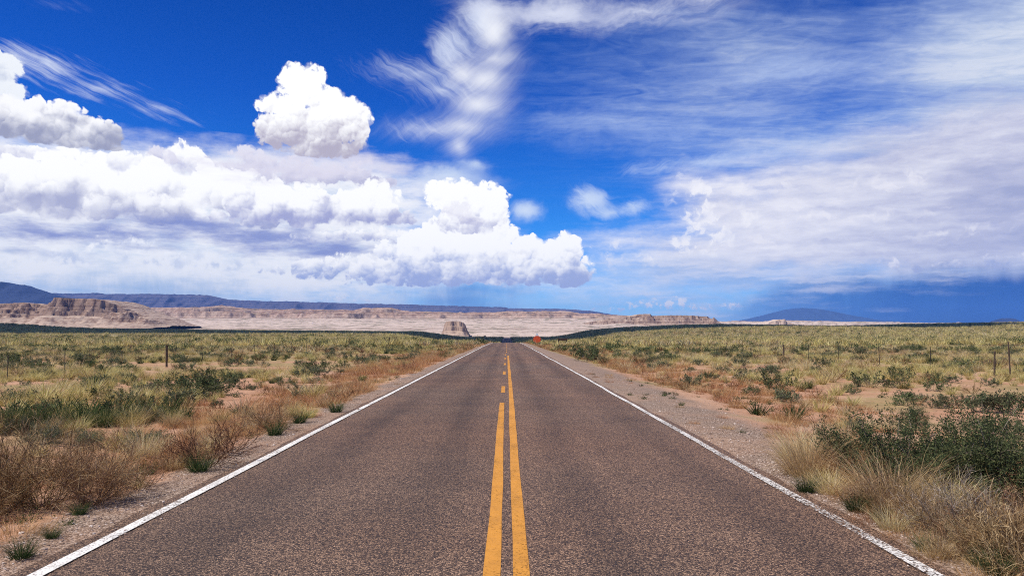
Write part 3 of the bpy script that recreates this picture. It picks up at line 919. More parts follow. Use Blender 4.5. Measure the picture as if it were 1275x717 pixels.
def mountains(name, px, rows, r, depth, mat, seed, cols=500, rough=1.0, low=398, peak=.45):
    pxs = np.linspace(px[0], px[-1], cols)
    tt = np.linspace(0, 1, 60)
    PX, T = np.meshgrid(pxs, tt)
    RR = r + (T - peak) * depth
    X = polar(PX, r)
    crest = (HORIZON - np.interp(PX, px, rows)) / FPX * r
    base = (HORIZON - low) / FPX * r - 120
    rid = np.abs(fbm(X / (depth * .16), RR / (depth * .5), 4, seed))
    prof = np.where(T < peak, sstep(0, 1, T / peak) ** .8, 1 - sstep(0, 1, (T - peak) / (1 - peak)))
    cut = 1 - rid * .9 * rough * np.clip(np.minimum(T / peak, 1) * (1 - np.minimum(T / peak, 1)) * 4, 0, 1)
    Z = base + (crest - base) * prof * cut
    Z += fbm(X / (depth * .02), RR / (depth * .02), 3, seed + 3) * depth * .003
    return link(name, grid_mesh(name, X, RR, Z), mat, kind="structure")
mountains("mountain_range", [-500, -200, -60, 0, 12, 20, 30, 45, 59, 75, 110, 150], [352, 350, 349, 351, 351.5, 354, 355, 360, 364.8, 369, 378, 392], 10500, 3600, HAZED_FOREST, 201, low=392)
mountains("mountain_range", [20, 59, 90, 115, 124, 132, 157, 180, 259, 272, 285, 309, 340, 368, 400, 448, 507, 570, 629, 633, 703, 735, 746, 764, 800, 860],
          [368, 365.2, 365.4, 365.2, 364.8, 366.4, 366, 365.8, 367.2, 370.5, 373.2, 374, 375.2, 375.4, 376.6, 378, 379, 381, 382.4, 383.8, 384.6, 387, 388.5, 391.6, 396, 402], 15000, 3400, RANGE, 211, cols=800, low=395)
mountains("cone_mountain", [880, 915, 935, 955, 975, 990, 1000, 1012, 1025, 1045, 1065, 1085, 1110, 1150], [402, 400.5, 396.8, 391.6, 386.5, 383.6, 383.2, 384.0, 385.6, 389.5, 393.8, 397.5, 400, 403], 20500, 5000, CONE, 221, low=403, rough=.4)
mountains("mountain_range", [1180, 1230, 1248, 1252, 1264, 1268, 1300, 1500], [404, 402, 400, 396, 396, 400, 401, 402], 12500, 2200, HAZED_FOREST, 231, low=405)

# ---- clouds overhead: their shade lies in bands across the plain
def cloud_mat():
    m, g = new_mat("cloud_white")
    finish(g, (.86, .87, .90), 1.0, spec=0)
    return m
CLOUD = cloud_mat()
def cloud(spot, size, seed, height=1450.0):
    """A heap of vapour whose shade falls on ground point `spot`."""
    k = height / math.tan(SUN_EL)
    cx = spot[0] + k * math.sin(SUN_AZ); cy = spot[1] + k * math.cos(SUN_AZ)
    bm = bmesh.new()
    bmesh.ops.create_icosphere(bm, subdivisions=5, radius=1.0)
    for v in bm.verts:
        n = v.co.copy()
        lump = mnoise.fractal(n * 1.6 + Vector((seed, 0, 0)), .7, 2.1, 5)
        fine = mnoise.fractal(n * 5 + Vector((0, seed, 0)), .7, 2.1, 3)
        k2 = 1 + lump * .42 + fine * .10
        v.co = Vector((n.x * size[0] * k2, n.y * size[1] * k2, (n.z if n.z > 0 else n.z * .25) * size[2] * k2))
    me = bpy.data.meshes.new("cloud")
    bm.to_mesh(me); bm.free()
    me.polygons.foreach_set("use_smooth", np.ones(len(me.polygons), bool))
    o = link("cloud", me, CLOUD, kind="structure")
    o.location = (cx, cy, height)
    return o
cloud((-330, 820), (300, 200, 90), 1.0)
cloud((-40, 900), (170, 210, 80), 5.0)
cloud((300, 1040), (330, 190, 90), 9.0)
cloud((-800, 980), (300, 190, 90), 13.0)
# ------------------------------------------------------------------ fences, signs
def plain_mat(name, c, rough=.8, n_k=.35, scale=14.0, metal=0.0, spec=.3):
    m, g = new_mat(name)
    p = S(g, g.node('ShaderNodeTexCoord').outputs['Object'])
    n = g.noise(p, scale, 5, .65)
    col = g.mix(g.step(n, .3, .7), tuple(v * (1 - n_k) for v in c), tuple(min(1, v * (1 + n_k)) for v in c))
    b = finish(g, col, rough, n, .4, .01, spec)
    b.inputs['Metallic'].default_value = metal
    return m
RUST = plain_mat("dark_painted_steel", (.045, .038, .032), .7, .4, 20)
OLDWOOD = plain_mat("weathered_wood", (.075, .052, .038), .9, .5, 9)
WIRE = plain_mat("galvanised_wire", (.16, .15, .14), .5, .2, 30, .6)
RED = plain_mat("red_sign_face", (.74, .105, .030), .5, .18, 2.5)
WHITE = plain_mat("white_sign_face", (.80, .82, .80), .5, .08, 3)
BROWN = plain_mat("dark_brown_board", (.060, .036, .025), .8, .3, 4)

def box_bm(bm, x0, x1, y0, y1, z0, z1):
    vs_ = [bm.verts.new((x, y, z)) for x in (x0, x1) for y in (y0, y1) for z in (z0, z1)]
    for f in ((0, 1, 3, 2), (4, 6, 7, 5), (0, 4, 5, 1), (2, 3, 7, 6), (0, 2, 6, 4), (1, 5, 7, 3)):
        bm.faces.new([vs_[i] for i in f])
def tube_bm(bm, pts, rad, n=6):
    rings = []
    for i, p in enumerate(pts):
        d = (Vector(pts[min(i + 1, len(pts) - 1)]) - Vector(pts[max(i - 1, 0)])).normalized()
        u = d.orthogonal().normalized(); v = d.cross(u)
        r = rad[i] if isinstance(rad, (list, tuple)) else rad
        rings.append([bm.verts.new(Vector(p) + (u * math.cos(2 * math.pi * k / n) + v * math.sin(2 * math.pi * k / n)) * r) for k in range(n)])
    for a, b in zip(rings, rings[1:]):
        for k in range(n):
            bm.faces.new((a[k], a[(k + 1) % n], b[(k + 1) % n], b[k]))
    bm.faces.new(rings[0][::-1]); bm.faces.new(rings[-1])
def bm_obj(name, bm, mat, parent=None, bevel=0.0):
    bmesh.ops.recalc_face_normals(bm, faces=bm.faces)
    if bevel:
        bmesh.ops.bevel(bm, geom=list(bm.edges), offset=bevel, segments=1, affect='EDGES')
    me = bpy.data.meshes.new(name)
    bm.to_mesh(me); bm.free()
    return link(name, me, mat, parent)
def empty(name, loc, rz=0.0):
    o = bpy.data.objects.new(name, None)
    COL.objects.link(o)
    o.location = loc
    o.rotation_euler = (0, 0, rz)
    o.empty_display_size = .3
    return o
def gz(x, y):
    return float(ground_z(np.array([x]), np.array([y]))[0])

rnd = random.Random(5)
def t_post_mesh(h):
    """A studded steel T-post."""
    bm = bmesh.new()
    box_bm(bm, -.019, .019, -.003, .003, -.3, h)
    box_bm(bm, -.003, .003, .0035, .032, -.3, h)
    k = .15
    while k < h - .05:
        box_bm(bm, -.008, .008, -.012, -.0035, k, k + .02)
        k += .11
    return bm
def wood_post_mesh(h, r):
    bm = bmesh.new()
    pts = [(rnd.uniform(-.008, .008), rnd.uniform(-.008, .008), z) for z in np.linspace(-.3, h, 7)]
    tube_bm(bm, pts, [r * rnd.uniform(.9, 1.08) for _ in pts], 10)
    return bm
def fence(text, x, ys, woods, brace, heights, far_y):
    ys = sorted(ys)
    root = empty("wire_fence", (x, ys[0], gz(x, ys[0])))
    label(root, text, "fence")
    tops = []
    for y in ys:
        xx = x + rnd.uniform(-.06, .06)
        h = heights.get(y, rnd.uniform(1.22, 1.38))
        if y in woods:
            o = bm_obj("wooden_post", wood_post_mesh(h + .12, woods[y]), OLDWOOD, root)
        else:
            o = bm_obj("steel_post", t_post_mesh(h), RUST, root)
        z = gz(xx, y)
        o.location = (xx - x, y - ys[0], z - root.location.z)
        o.rotation_euler = (rnd.uniform(-.035, .035), rnd.uniform(-.03, .03), rnd.uniform(-.2, .2))
        tops.append((xx, y, z))
    for y0, y1 in brace:            # rails between corner posts
        bm = bmesh.new()
        za, zb = gz(x, y0) - root.location.z, gz(x, y1) - root.location.z
        tube_bm(bm, [(0, y0 - ys[0], za + 1.05), (0, y1 - ys[0], zb + 1.05)], .045, 8)
        bm_obj("brace_rail", bm, OLDWOOD, root)
    for k, hh in enumerate((.40, .66, .92, 1.18)):
        bm = bmesh.new()
        pts = []
        for (ax, ay, az), (bx, by, bz) in zip(tops, tops[1:]):
            for t_ in (0, .25, .5, .75):
                sag = -.05 * 4 * t_ * (1 - t_) * rnd.uniform(.5, 1.4)
                pts.append((ax + (bx - ax) * t_ - x - .024, ay + (by - ay) * t_ - ys[0], az + (bz - az) * t_ + hh + sag - root.location.z))
        tube_bm(bm, pts, .0035, 4)
        bm_obj("wire", bm, WIRE, root)
    return root
LF = -23.3
left_ys = [19.5, 25.3, 31.4, 37.5, 42.3, 48.7, 54.8, 61.3, 67.8, 74.0, 80.3, 86.6, 93, 99.3, 105.6, 111.8, 118, 124.4, 130.6, 137, 143.2, 152, 158.5, 166, 170, 176.5, 183, 189.2]
fence("wire fence on thin steel posts left of the road with a few dark wooden posts", LF, left_ys,
      {54.8: .075, 118.0: .07, 152.0: .09, 158.5: .09, 166.0: .09, 170.0: .09}, [(152.0, 158.5), (166.0, 170.0)],
      {54.8: 1.35, 152.0: 1.5, 158.5: 1.4, 166.0: 1.45, 170.0: 1.5}, 190)
RF = 24.0
right_ys = [22.0, 27.6, 33.2, 37.9, 39.3, 45.2, 51.4, 57.5, 63.5, 69.3, 75.4, 81.1, 87.2, 93.4, 98.8, 104.4, 110.7, 116.5, 122.6, 128.7, 135]
fence("wire fence right of the road, two dark wooden posts close together in it", RF, right_ys,
      {39.3: .045, 37.9: .036, 69.3: .07}, [], {37.9: 1.55, 39.3: 1.1, 69.3: 1.15}, 135)

# red sign on a post near the crest
def octagon(bm, r, y0, y1, cz):
    a = [bm.verts.new((r * math.cos(math.pi / 8 + k * math.pi / 4), y0, cz + r * math.sin(math.pi / 8 + k * math.pi / 4))) for k in range(8)]
    b = [bm.verts.new((v.co.x, y1, v.co.z)) for v in a]
    bm.faces.new(a); bm.faces.new(b[::-1])
    for k in range(8):
        bm.faces.new((a[k], a[(k + 1) % 8], b[(k + 1) % 8], b[k]))
sx, sy = 6.1, 161.0
s = empty("road_sign", (sx, sy, gz(sx, sy)), .05)
label(s, "red-orange road sign with a small white plate on top beside the crest", "sign")
bm = bmesh.new(); box_bm(bm, -.05, .05, -.03, .03, -.3, 2.25); bm_obj("post", bm, OLDWOOD, s)
bm = bmesh.new(); octagon(bm, .80, -.055, -.035, 1.15); bm_obj("panel", bm, RED, s)
bm = bmesh.new()
v = [bm.verts.new(c) for c in ((-.30, -.05, 1.86), (.30, -.05, 1.86), (.16, -.05, 2.40), (-.16, -.05, 2.40), (-.30, -.034, 1.86), (.30, -.034, 1.86), (.16, -.034, 2.40), (-.16, -.034, 2.40))]
for f in ((0, 1, 2, 3), (7, 6, 5, 4), (0, 4, 5, 1), (1, 5, 6, 2), (2, 6, 7, 3), (3, 7, 4, 0)):
    bm.faces.new([v[i] for i in f])
bm_obj("plate", bm, WHITE, s)
# brown board on two posts
bx, by = 10.0, 143.0
s = empty("board_sign", (bx, by, gz(bx, by)), -.04)
label(s, "dark brown board on two posts in the brush right of the crest", "sign")
bm = bmesh.new(); box_bm(bm, -.85, .85, -.06, -.03, 1.12, 1.55); bm_obj("board", bm, BROWN, s)
for k in (-.72, .72):
    bm = bmesh.new(); box_bm(bm, k - .06, k + .06, -.028, .09, -.3, 1.6); bm_obj("post", bm, OLDWOOD, s)
# ------------------------------------------------------------------ plants
rng = np.random.default_rng(11)
def leaf_mat(name, stops, trans=.35, vary=.18):
    """Leaves and blades: tint runs along a ramp, every plant a little different, light comes through."""
    m, g = new_mat(name)
    at = g.node('ShaderNodeAttribute', attribute_name="tint")
    t = S(g, at.outputs['Fac'])
    rn = S(g, g.node('ShaderNodeObjectInfo').outputs['Random'])
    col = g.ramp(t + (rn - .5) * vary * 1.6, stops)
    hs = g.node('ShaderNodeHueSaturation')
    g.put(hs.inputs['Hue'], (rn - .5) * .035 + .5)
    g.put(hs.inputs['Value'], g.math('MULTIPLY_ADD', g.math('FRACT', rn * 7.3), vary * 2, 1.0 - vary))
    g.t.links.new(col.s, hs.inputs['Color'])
    c = S(g, hs.outputs[0])
    d = g.node('ShaderNodeBsdfDiffuse'); g.put(d.inputs['Color'], c)
    tr = g.node('ShaderNodeBsdfTranslucent'); g.put(tr.inputs['Color'], c)
    mx = g.node('ShaderNodeMixShader'); g.put(mx.inputs[0], trans)
    g.t.links.new(d.outputs[0], mx.inputs[1]); g.t.links.new(tr.outputs[0], mx.inputs[2])
    out = g.node('ShaderNodeOutputMaterial')
    g.t.links.new(mx.outputs[0], out.inputs['Surface'])
    return m
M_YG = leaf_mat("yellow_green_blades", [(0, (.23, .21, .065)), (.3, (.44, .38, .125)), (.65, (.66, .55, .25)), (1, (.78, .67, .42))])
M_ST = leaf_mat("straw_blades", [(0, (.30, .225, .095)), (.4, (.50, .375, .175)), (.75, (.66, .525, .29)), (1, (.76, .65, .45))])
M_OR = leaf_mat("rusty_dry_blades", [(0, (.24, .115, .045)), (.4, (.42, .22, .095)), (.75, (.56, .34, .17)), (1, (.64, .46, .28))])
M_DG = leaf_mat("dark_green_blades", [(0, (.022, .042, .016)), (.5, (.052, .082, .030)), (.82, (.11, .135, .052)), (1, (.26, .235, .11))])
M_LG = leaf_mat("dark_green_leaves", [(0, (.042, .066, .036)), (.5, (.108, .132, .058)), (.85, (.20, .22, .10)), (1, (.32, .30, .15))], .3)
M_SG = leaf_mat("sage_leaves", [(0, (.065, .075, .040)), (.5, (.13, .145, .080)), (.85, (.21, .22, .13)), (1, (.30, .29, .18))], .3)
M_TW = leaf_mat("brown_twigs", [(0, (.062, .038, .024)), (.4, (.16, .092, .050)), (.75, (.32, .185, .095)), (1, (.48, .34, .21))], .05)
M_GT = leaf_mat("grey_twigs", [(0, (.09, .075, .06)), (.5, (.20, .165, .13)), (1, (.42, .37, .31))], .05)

def strip_geo(P_, W_, side, tint):
    """Ribbons along polylines P_ (n,k,3) with half widths W_ (n,k) and a side vector per ribbon."""
    n, k, _ = P_.shape
    a = P_ - side[:, None, :] * W_[..., None]
    b = P_ + side[:, None, :] * W_[..., None]
    co = np.stack([a, b], 2).reshape(-1, 3)
    i = (np.arange(n)[:, None] * k + np.arange(k - 1)[None, :]) * 2
    f = np.stack([i, i + 1, i + 3, i + 2], -1).reshape(-1, 4)
    return co, f, np.repeat(tint.reshape(-1), 2)
def unit(v):
    return v / np.maximum(np.linalg.norm(v, axis=-1, keepdims=True), 1e-6)
def blades(n, r0, h, lean=.5, droop=.5, width=.004, segs=3, tint=(.2, .9), tip=.15, up=.15):
    a = rng.uniform(0, 2 * np.pi, n)
    rr = r0 * np.sqrt(rng.uniform(0, 1, n))
    base = np.stack([rr * np.cos(a), rr * np.sin(a), np.full(n, -.02)], -1)
    az = a + rng.normal(0, .7, n)
    th = lean * (rr / max(r0, 1e-3)) * rng.uniform(.4, 1.2, n) + np.abs(rng.normal(0, up, n))
    L = h * rng.uniform(.45, 1.08, n) / segs
    pts = [base]
    for s_ in range(segs):
        d = np.stack([np.sin(th) * np.cos(az), np.sin(th) * np.sin(az), np.cos(th)], -1)
        pts.append(pts[-1] + d * L[:, None])
        th = th + droop * rng.uniform(.1, 1.0, n) * (s_ + 1) / segs
        az = az + rng.normal(0, .12, n)
    Pn = np.stack(pts, 1)
    t_ = np.linspace(0, 1, segs + 1)
    Wd = width * rng.uniform(.6, 1.3, n)[:, None] * ((1 - t_) ** .7 * .9 + .1)[None]
    tw = rng.uniform(0, np.pi, n)
    side = np.stack([np.cos(tw), np.sin(tw), rng.normal(0, .15, n)], -1)
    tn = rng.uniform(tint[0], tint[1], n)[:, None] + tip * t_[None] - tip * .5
    return strip_geo(Pn, Wd, unit(side), np.clip(tn, 0, 1))
def branch_out(parents, per, length, spread, segs=3, up=.0, start=(.25, 1.0), wander=.25):
    """Child polylines leaving random points of parent polylines."""
    n, k, _ = parents.shape
    idx = np.repeat(np.arange(n), per)
    m = len(idx)
    t_ = rng.uniform(start[0], start[1], m) * (k - 1)
    i0 = np.minimum(t_.astype(int), k - 2); fr = (t_ - i0)[:, None]
    p = parents[idx, i0] * (1 - fr) + parents[idx, i0 + 1] * fr
    d = unit(parents[idx, i0 + 1] - parents[idx, i0])
    d = unit(d + rng.normal(0, spread, (m, 3)) + np.array([0, 0, up]))
    L = length * rng.uniform(.45, 1.15, m)[:, None] / segs
    pts = [p]
    for _ in range(segs):
        pts.append(pts[-1] + d * L)
        d = unit(d + rng.normal(0, wander, (m, 3)))
    q = np.stack(pts, 1)
    q[..., 2] = np.maximum(q[..., 2], .01)
    return q
def stems(n, r0, length, tilt, segs=4, wander=.16, flat=0.0):
    a = rng.uniform(0, 2 * np.pi, n)
    th = tilt * np.sqrt(rng.uniform(0.02, 1, n))
    d = np.stack([np.sin(th) * np.cos(a), np.sin(th) * np.sin(a), np.cos(th)], -1)
    p = np.stack([r0 * np.cos(a) * rng.uniform(0, 1, n), r0 * np.sin(a) * rng.uniform(0, 1, n), np.full(n, -.02)], -1)
    L = length * rng.uniform(.6, 1.1, n)[:, None] / segs
    pts = [p]
    for _ in range(segs):
        pts.append(pts[-1] + d * L)
        d = unit(d + rng.normal(0, wander, (n, 3)) + np.array([0, 0, .06]))
    q = np.stack(pts, 1)
    q[..., 2] = np.maximum(q[..., 2], -.02)
    return q
def twig_geo(lines, w0, w1, tint):
    n, k, _ = lines.shape
    d = unit(lines[:, -1] - lines[:, 0])
    side = unit(np.cross(d, rng.normal(0, 1, (n, 3))))
    t_ = np.linspace(0, 1, k)
    Wd = (w0 + (w1 - w0) * t_)[None] * rng.uniform(.7, 1.3, n)[:, None]
    tn = np.repeat(rng.uniform(tint[0], tint[1], n)[:, None], k, 1)
    return strip_geo(lines, Wd, side, tn)
def leaf_geo(points, size, ratio=.35, tint=(.1, .9), up=.3):
    n = len(points)
    d = unit(rng.normal(0, 1, (n, 3)) + np.array([0, 0, up]))
    s_ = unit(np.cross(d, rng.normal(0, 1, (n, 3))))
    L = size * rng.uniform(.6, 1.3, n)[:, None]
    w = L * ratio * .5
    mid = points + d * L * .5
    co = np.stack([points, mid - s_ * w, points + d * L, mid + s_ * w], 1).reshape(-1, 3)
    f = np.arange(4 * n).reshape(-1, 4)
    return co, f, np.repeat(rng.uniform(tint[0], tint[1], n), 4)
def join(*geos):
    cos, fs, ts, off = [], [], [], 0
    for c, f, t_ in geos:
        cos.append(c); fs.append(f + off); ts.append(t_); off += len(c)
    return np.concatenate(cos), np.concatenate(fs), np.concatenate(ts)
def plant_mesh(name, geo, mat, mat2=None, split=None):
    co, f, t_ = geo
    me = bpy.data.meshes.new(name)
    n = len(f)
    me.vertices.add(len(co)); me.vertices.foreach_set("co", co.astype(np.float32).ravel())
    me.loops.add(n * 4); me.loops.foreach_set("vertex_index", f.astype(np.int32).ravel())
    me.polygons.add(n); me.polygons.foreach_set("loop_start", np.arange(0, n * 4, 4, dtype=np.int32))
    me.polygons.foreach_set("loop_total", np.full(n, 4, dtype=np.int32))
    me.materials.append(mat)
    if mat2 is not None:
        me.materials.append(mat2)
        mi = np.zeros(n, np.int32); mi[split:] = 1
        me.polygons.foreach_set("material_index", mi)
    me.update(calc_edges=True)
    at = me.attributes.new("tint", 'FLOAT', 'POINT')
    at.data.foreach_set("value", t_.astype(np.float32))
    return me
def along(lines, n, jitter):
    m, k, _ = lines.shape
    i = rng.integers(0, m, n)
    t_ = rng.uniform(.15, 1.0, n) * (k - 1)
    i0 = np.minimum(t_.astype(int), k - 2); fr = (t_ - i0)[:, None]
    return lines[i, i0] * (1 - fr) + lines[i, i0 + 1] * fr + rng.normal(0, jitter, (n, 3))

# --- kinds; each maker takes a detail level 0 (near), 1, 2 (far)
def tuft_yg(lv):
    n, w, sg = ((300, .0030, 4), (90, .0075, 3), (26, .028, 2))[lv]
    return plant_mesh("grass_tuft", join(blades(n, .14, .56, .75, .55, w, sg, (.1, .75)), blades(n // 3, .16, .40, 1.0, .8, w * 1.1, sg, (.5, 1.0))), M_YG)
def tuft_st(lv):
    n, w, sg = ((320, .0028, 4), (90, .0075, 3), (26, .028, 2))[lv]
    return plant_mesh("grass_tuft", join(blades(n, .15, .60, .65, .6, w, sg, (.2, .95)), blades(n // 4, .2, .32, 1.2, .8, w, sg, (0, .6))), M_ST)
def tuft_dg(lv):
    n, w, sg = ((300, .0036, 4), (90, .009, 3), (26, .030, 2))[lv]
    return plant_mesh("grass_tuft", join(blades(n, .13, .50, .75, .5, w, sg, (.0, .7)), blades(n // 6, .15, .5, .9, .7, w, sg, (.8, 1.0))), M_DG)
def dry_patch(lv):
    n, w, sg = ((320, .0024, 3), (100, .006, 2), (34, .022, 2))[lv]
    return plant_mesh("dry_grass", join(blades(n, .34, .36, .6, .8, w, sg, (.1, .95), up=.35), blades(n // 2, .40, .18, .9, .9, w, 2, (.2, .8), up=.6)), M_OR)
def dry_shrub(lv, size=.5):
    if lv == 2:
        return plant_mesh("dry_shrub", twig_geo(stems(60, .1, size * 1.1, 1.25, 3, .3), .012, .010, (.1, .9)), M_TW)
    n = (26, 14)[lv]
    s0 = stems(n, .10, size * 1.0, 1.25, 4, .22)
    s1 = branch_out(s0, (6, 5)[lv], size * .55, .55, 3, .15)
    s2 = branch_out(s1, (4, 2)[lv], size * .30, .6, 2, .1)
    k = (1, 2.2)[lv]
    return plant_mesh("dry_shrub", join(twig_geo(s0, .0045 * k, .0026 * k, (.1, .8)), twig_geo(s1, .0026 * k, .0016 * k, (.1, .95)), twig_geo(s2, .0016 * k, .0010 * k, (.2, 1.0))), M_TW)
def green_shrub(lv, size=.6, mat=None, leaf=.030, ratio=.34):
    mat = mat or M_LG
    if lv == 2:
        s0 = stems(16, .08, size, 1.2, 3, .2)
        s1 = branch_out(s0, 3, size * .4, .6, 2, .1)
        return plant_mesh("shrub", leaf_geo(along(s1, 150, .04), size * .21, .6, (0, .9)), mat)
    s0 = stems((22, 14)[lv], .10, size * .95, 1.25, 4, .18)
    s1 = branch_out(s0, (6, 5)[lv], size * .42, .6, 3, .2, (.4, 1.0))
    s2 = branch_out(s1, (4, 3)[lv], size * .20, .6, 2, .2)
    lv_n, ls = ((7000, leaf), (1100, leaf * 2.3))[lv]
    tw = join(twig_geo(s0, .006, .003, (.1, .8)), twig_geo(s1, .003, .0015, (.2, .9)))
    lf = join(leaf_geo(along(s2, lv_n, .012), ls, ratio, (0, .85)), leaf_geo(along(s1, lv_n // 4, .02), ls, ratio, (.2, 1.0)))
    j = join(tw, lf)
    return plant_mesh("shrub", j, M_GT, mat, len(tw[1]))
def sage(lv):
    return green_shrub(lv, .45, M_SG, .022, .4)
def low_forb(lv):
    n = (120, 60, 24)[lv]
    s0 = stems(n // 6, .06, .16, 1.3, 2, .3)
    return plant_mesh("weeds", join(leaf_geo(along(s0, n, .03), (.035, .06, .12)[lv], .35, (0, .9)), blades(n // 3, .08, .16, .9, .5, (.003, .006, .02)[lv], 2, (0, .6))), M_DG)

KINDS = {  # kind: (maker, variants per level)
    'yg': (tuft_yg, (4, 4, 3)), 'st': (tuft_st, (3, 3, 3)), 'dg': (tuft_dg, (3, 3, 2)), 'dry': (dry_patch, (4, 4, 3)),
    'dshrub': (dry_shrub, (3, 3, 2)), 'gshrub': (green_shrub, (3, 3, 3)), 'sage': (sage, (3, 3, 3)), 'forb': (low_forb, (3, 2, 2))}
MESHES = {(k, lv): [mk(lv) for _ in range(nv[lv])] for k, (mk, nv) in KINDS.items() for lv in range(3)}

# --- where they grow
def sand_mask(x, y):
    """1 on bare sand."""
    n = fbm(x / 6.5, y / 6.5, 4, 301)
    m = sstep(-.12, .18, n) * (1 - .6 * sstep(45, 150, y))
    rightpan = sstep(7.5, 9, x) * (1 - sstep(19, 24, x)) * sstep(12, 15, y) * (1 - sstep(30, 46, y)) * .9
    leftpan = sstep(-10, -7, x) * (1 - sstep(-6.2, -5.5, x)) * sstep(14, 17, y) * (1 - sstep(24, 32, y)) * .7
    return np.clip(np.maximum(np.maximum(m, rightpan), leftpan), 0, 1)
def verge(x):
    return np.where(x < 0, -x - 4.02, x - 3.66)
def shoulder(x, y):
    """Width of bare gravel beside the asphalt."""
    r = .65 + 2.1 * sstep(10, 22, y) - 1.3 * sstep(40, 130, y)
    return np.where(x < 0, .55 + .25 * fbm(x * 0 + 1, y / 5, 2, 305), r + .35 * fbm(x * 0 + 4, y / 4, 2, 307))
def spots(y0, y1, per_m2, margin=6.0):
    k = .95 if y1 <= 150 else .80
    area = k * (y1 ** 2 - y0 ** 2) + 2 * margin * (y1 - y0)
    n = int(area * per_m2)
    y = np.sqrt(rng.uniform(y0 ** 2, y1 ** 2, n))
    x = rng.uniform(-1, 1, n) * (k * y + margin)
    return x, y
plants = []      # kind, x, y, scale
def sow(kind, y0, y1, per_m2, chance, smin, smax, verge_only=False):
    x, y = spots(y0, y1, per_m2)
    s_ = rng.uniform(smin, smax, len(x)) * (1 + .25 * fbm(x / 5, y / 5, 2, 311))
    if verge_only:
        ok = (verge(x) > .12) & (verge(x) < shoulder(x, y) + .4)
    else:
        ok = verge(x) > shoulder(x, y) + .12 * s_
    ok = ok & (rng.uniform(0, 1, len(x)) < chance(x, y))
    for a, b, c in zip(x[ok], y[ok], s_[ok]):
        plants.append((kind, float(a), float(b), float(c)))
def green_n(x, y):
    return fbm(x / 11, y / 11, 3, 321)
edge_d = lambda x, y: verge(x) - shoulder(x, y)
near_road = lambda x, y: 1 - sstep(1.5, 5.5 + .03 * y, edge_d(x, y))
# tufts
sow('yg', 4, 45, 1.5, lambda x, y: (1 - .96 * sand_mask(x, y)) * (1 - .85 * near_road(x, y)) * (.35 + .65 * sstep(10, 26, y)), .55, 1.15)
sow('yg', 45, 130, 1.0, lambda x, y: sstep(-.45, .25, fbm(x / 13, y / 13, 3, 371)) * (1 - .9 * sand_mask(x, y)) * (1 - .85 * near_road(x, y)), .7, 1.3)
sow('st', 4, 45, .55, lambda x, y: (1 - .92 * sand_mask(x, y)) * (.35 + .3 * near_road(x, y)), .5, 1.1)
sow('st', 45, 130, .6, lambda x, y: (1 - .9 * sand_mask(x, y)) * sstep(-.3, .4, fbm(x / 15, y / 15, 3, 331)), .7, 1.25)
sow('dg', 4, 45, .30, lambda x, y: (1 - .95 * sand_mask(x, y)) * sstep(-.15, .3, green_n(x, y)), .5, 1.1)
sow('dg', 45, 130, .22, lambda x, y: sstep(-.05, .3, green_n(x, y)), .8, 1.5)
# dry rusty grass along the verges
sow('dry', 4, 40, 2.2, lambda x, y: near_road(x, y) * (.40 + .6 * sstep(12, 26, y)) + .14 * (1 - sand_mask(x, y)), .5, 1.0)
sow('dry', 40, 240, 1.3, lambda x, y: 1 - sstep(2.0, 5.5 + .025 * y, edge_d(x, y)), .95, 1.6)
sow('dry', 40, 140, .10, lambda x, y: .5 + 0 * x, .7, 1.1)
sow('dry', 3.5, 40, 1.6, lambda x, y: .28 * sstep(-.2, .4, fbm(x / 2.5, y / 2.5, 2, 361)), .25, .6, True)
sow('forb', 3.5, 40, 2.5, lambda x, y: .25 * sstep(-.1, .4, fbm(x / 2, y / 2, 2, 363)), .4, .9, True)
sow('dg', 4, 30, .6, lambda x, y: .10 * sstep(-.1, .4, fbm(x / 3, y / 3, 2, 365)), .25, .5, True)
sow('dry', 5, 30, 3.2, lambda x, y: (x < 0) * (1 - sstep(2.0, 4.0, edge_d(x, y))) * .75, .5, 1.05)
sow('st', 5, 30, .8, lambda x, y: (x < 0) * (1 - sstep(1.5, 4.0, edge_d(x, y))) * .6, .35, .75)
# shrubs
sow('dshrub', 6, 45, .13, lambda x, y: .35 + .4 * near_road(x, y), .5, 1.1)
sow('dshrub', 45, 140, .03, lambda x, y: .8 + 0 * x, .8, 1.5)
sow('sage', 6, 45, .10, lambda x, y: sstep(.5, 3.0, edge_d(x, y)) * .8, .5, 1.2)
sow('sage', 45, 140, .045, lambda x, y: sstep(.5, 3.0, edge_d(x, y)), .8, 1.6)
sow('gshrub', 14, 45, .075, lambda x, y: sstep(1.5, 5.0, edge_d(x, y)) * sstep(-.25, .25, green_n(x, y)), .5, 1.15)
sow('gshrub', 45, 150, .022, lambda x, y: sstep(1.5, 5.0, edge_d(x, y)) * sstep(-.25, .25, green_n(x, y)), .8, 1.7)
sow('forb', 3, 40, .9, lambda x, y: .25 + .5 * near_road(x, y), .5, 1.3)
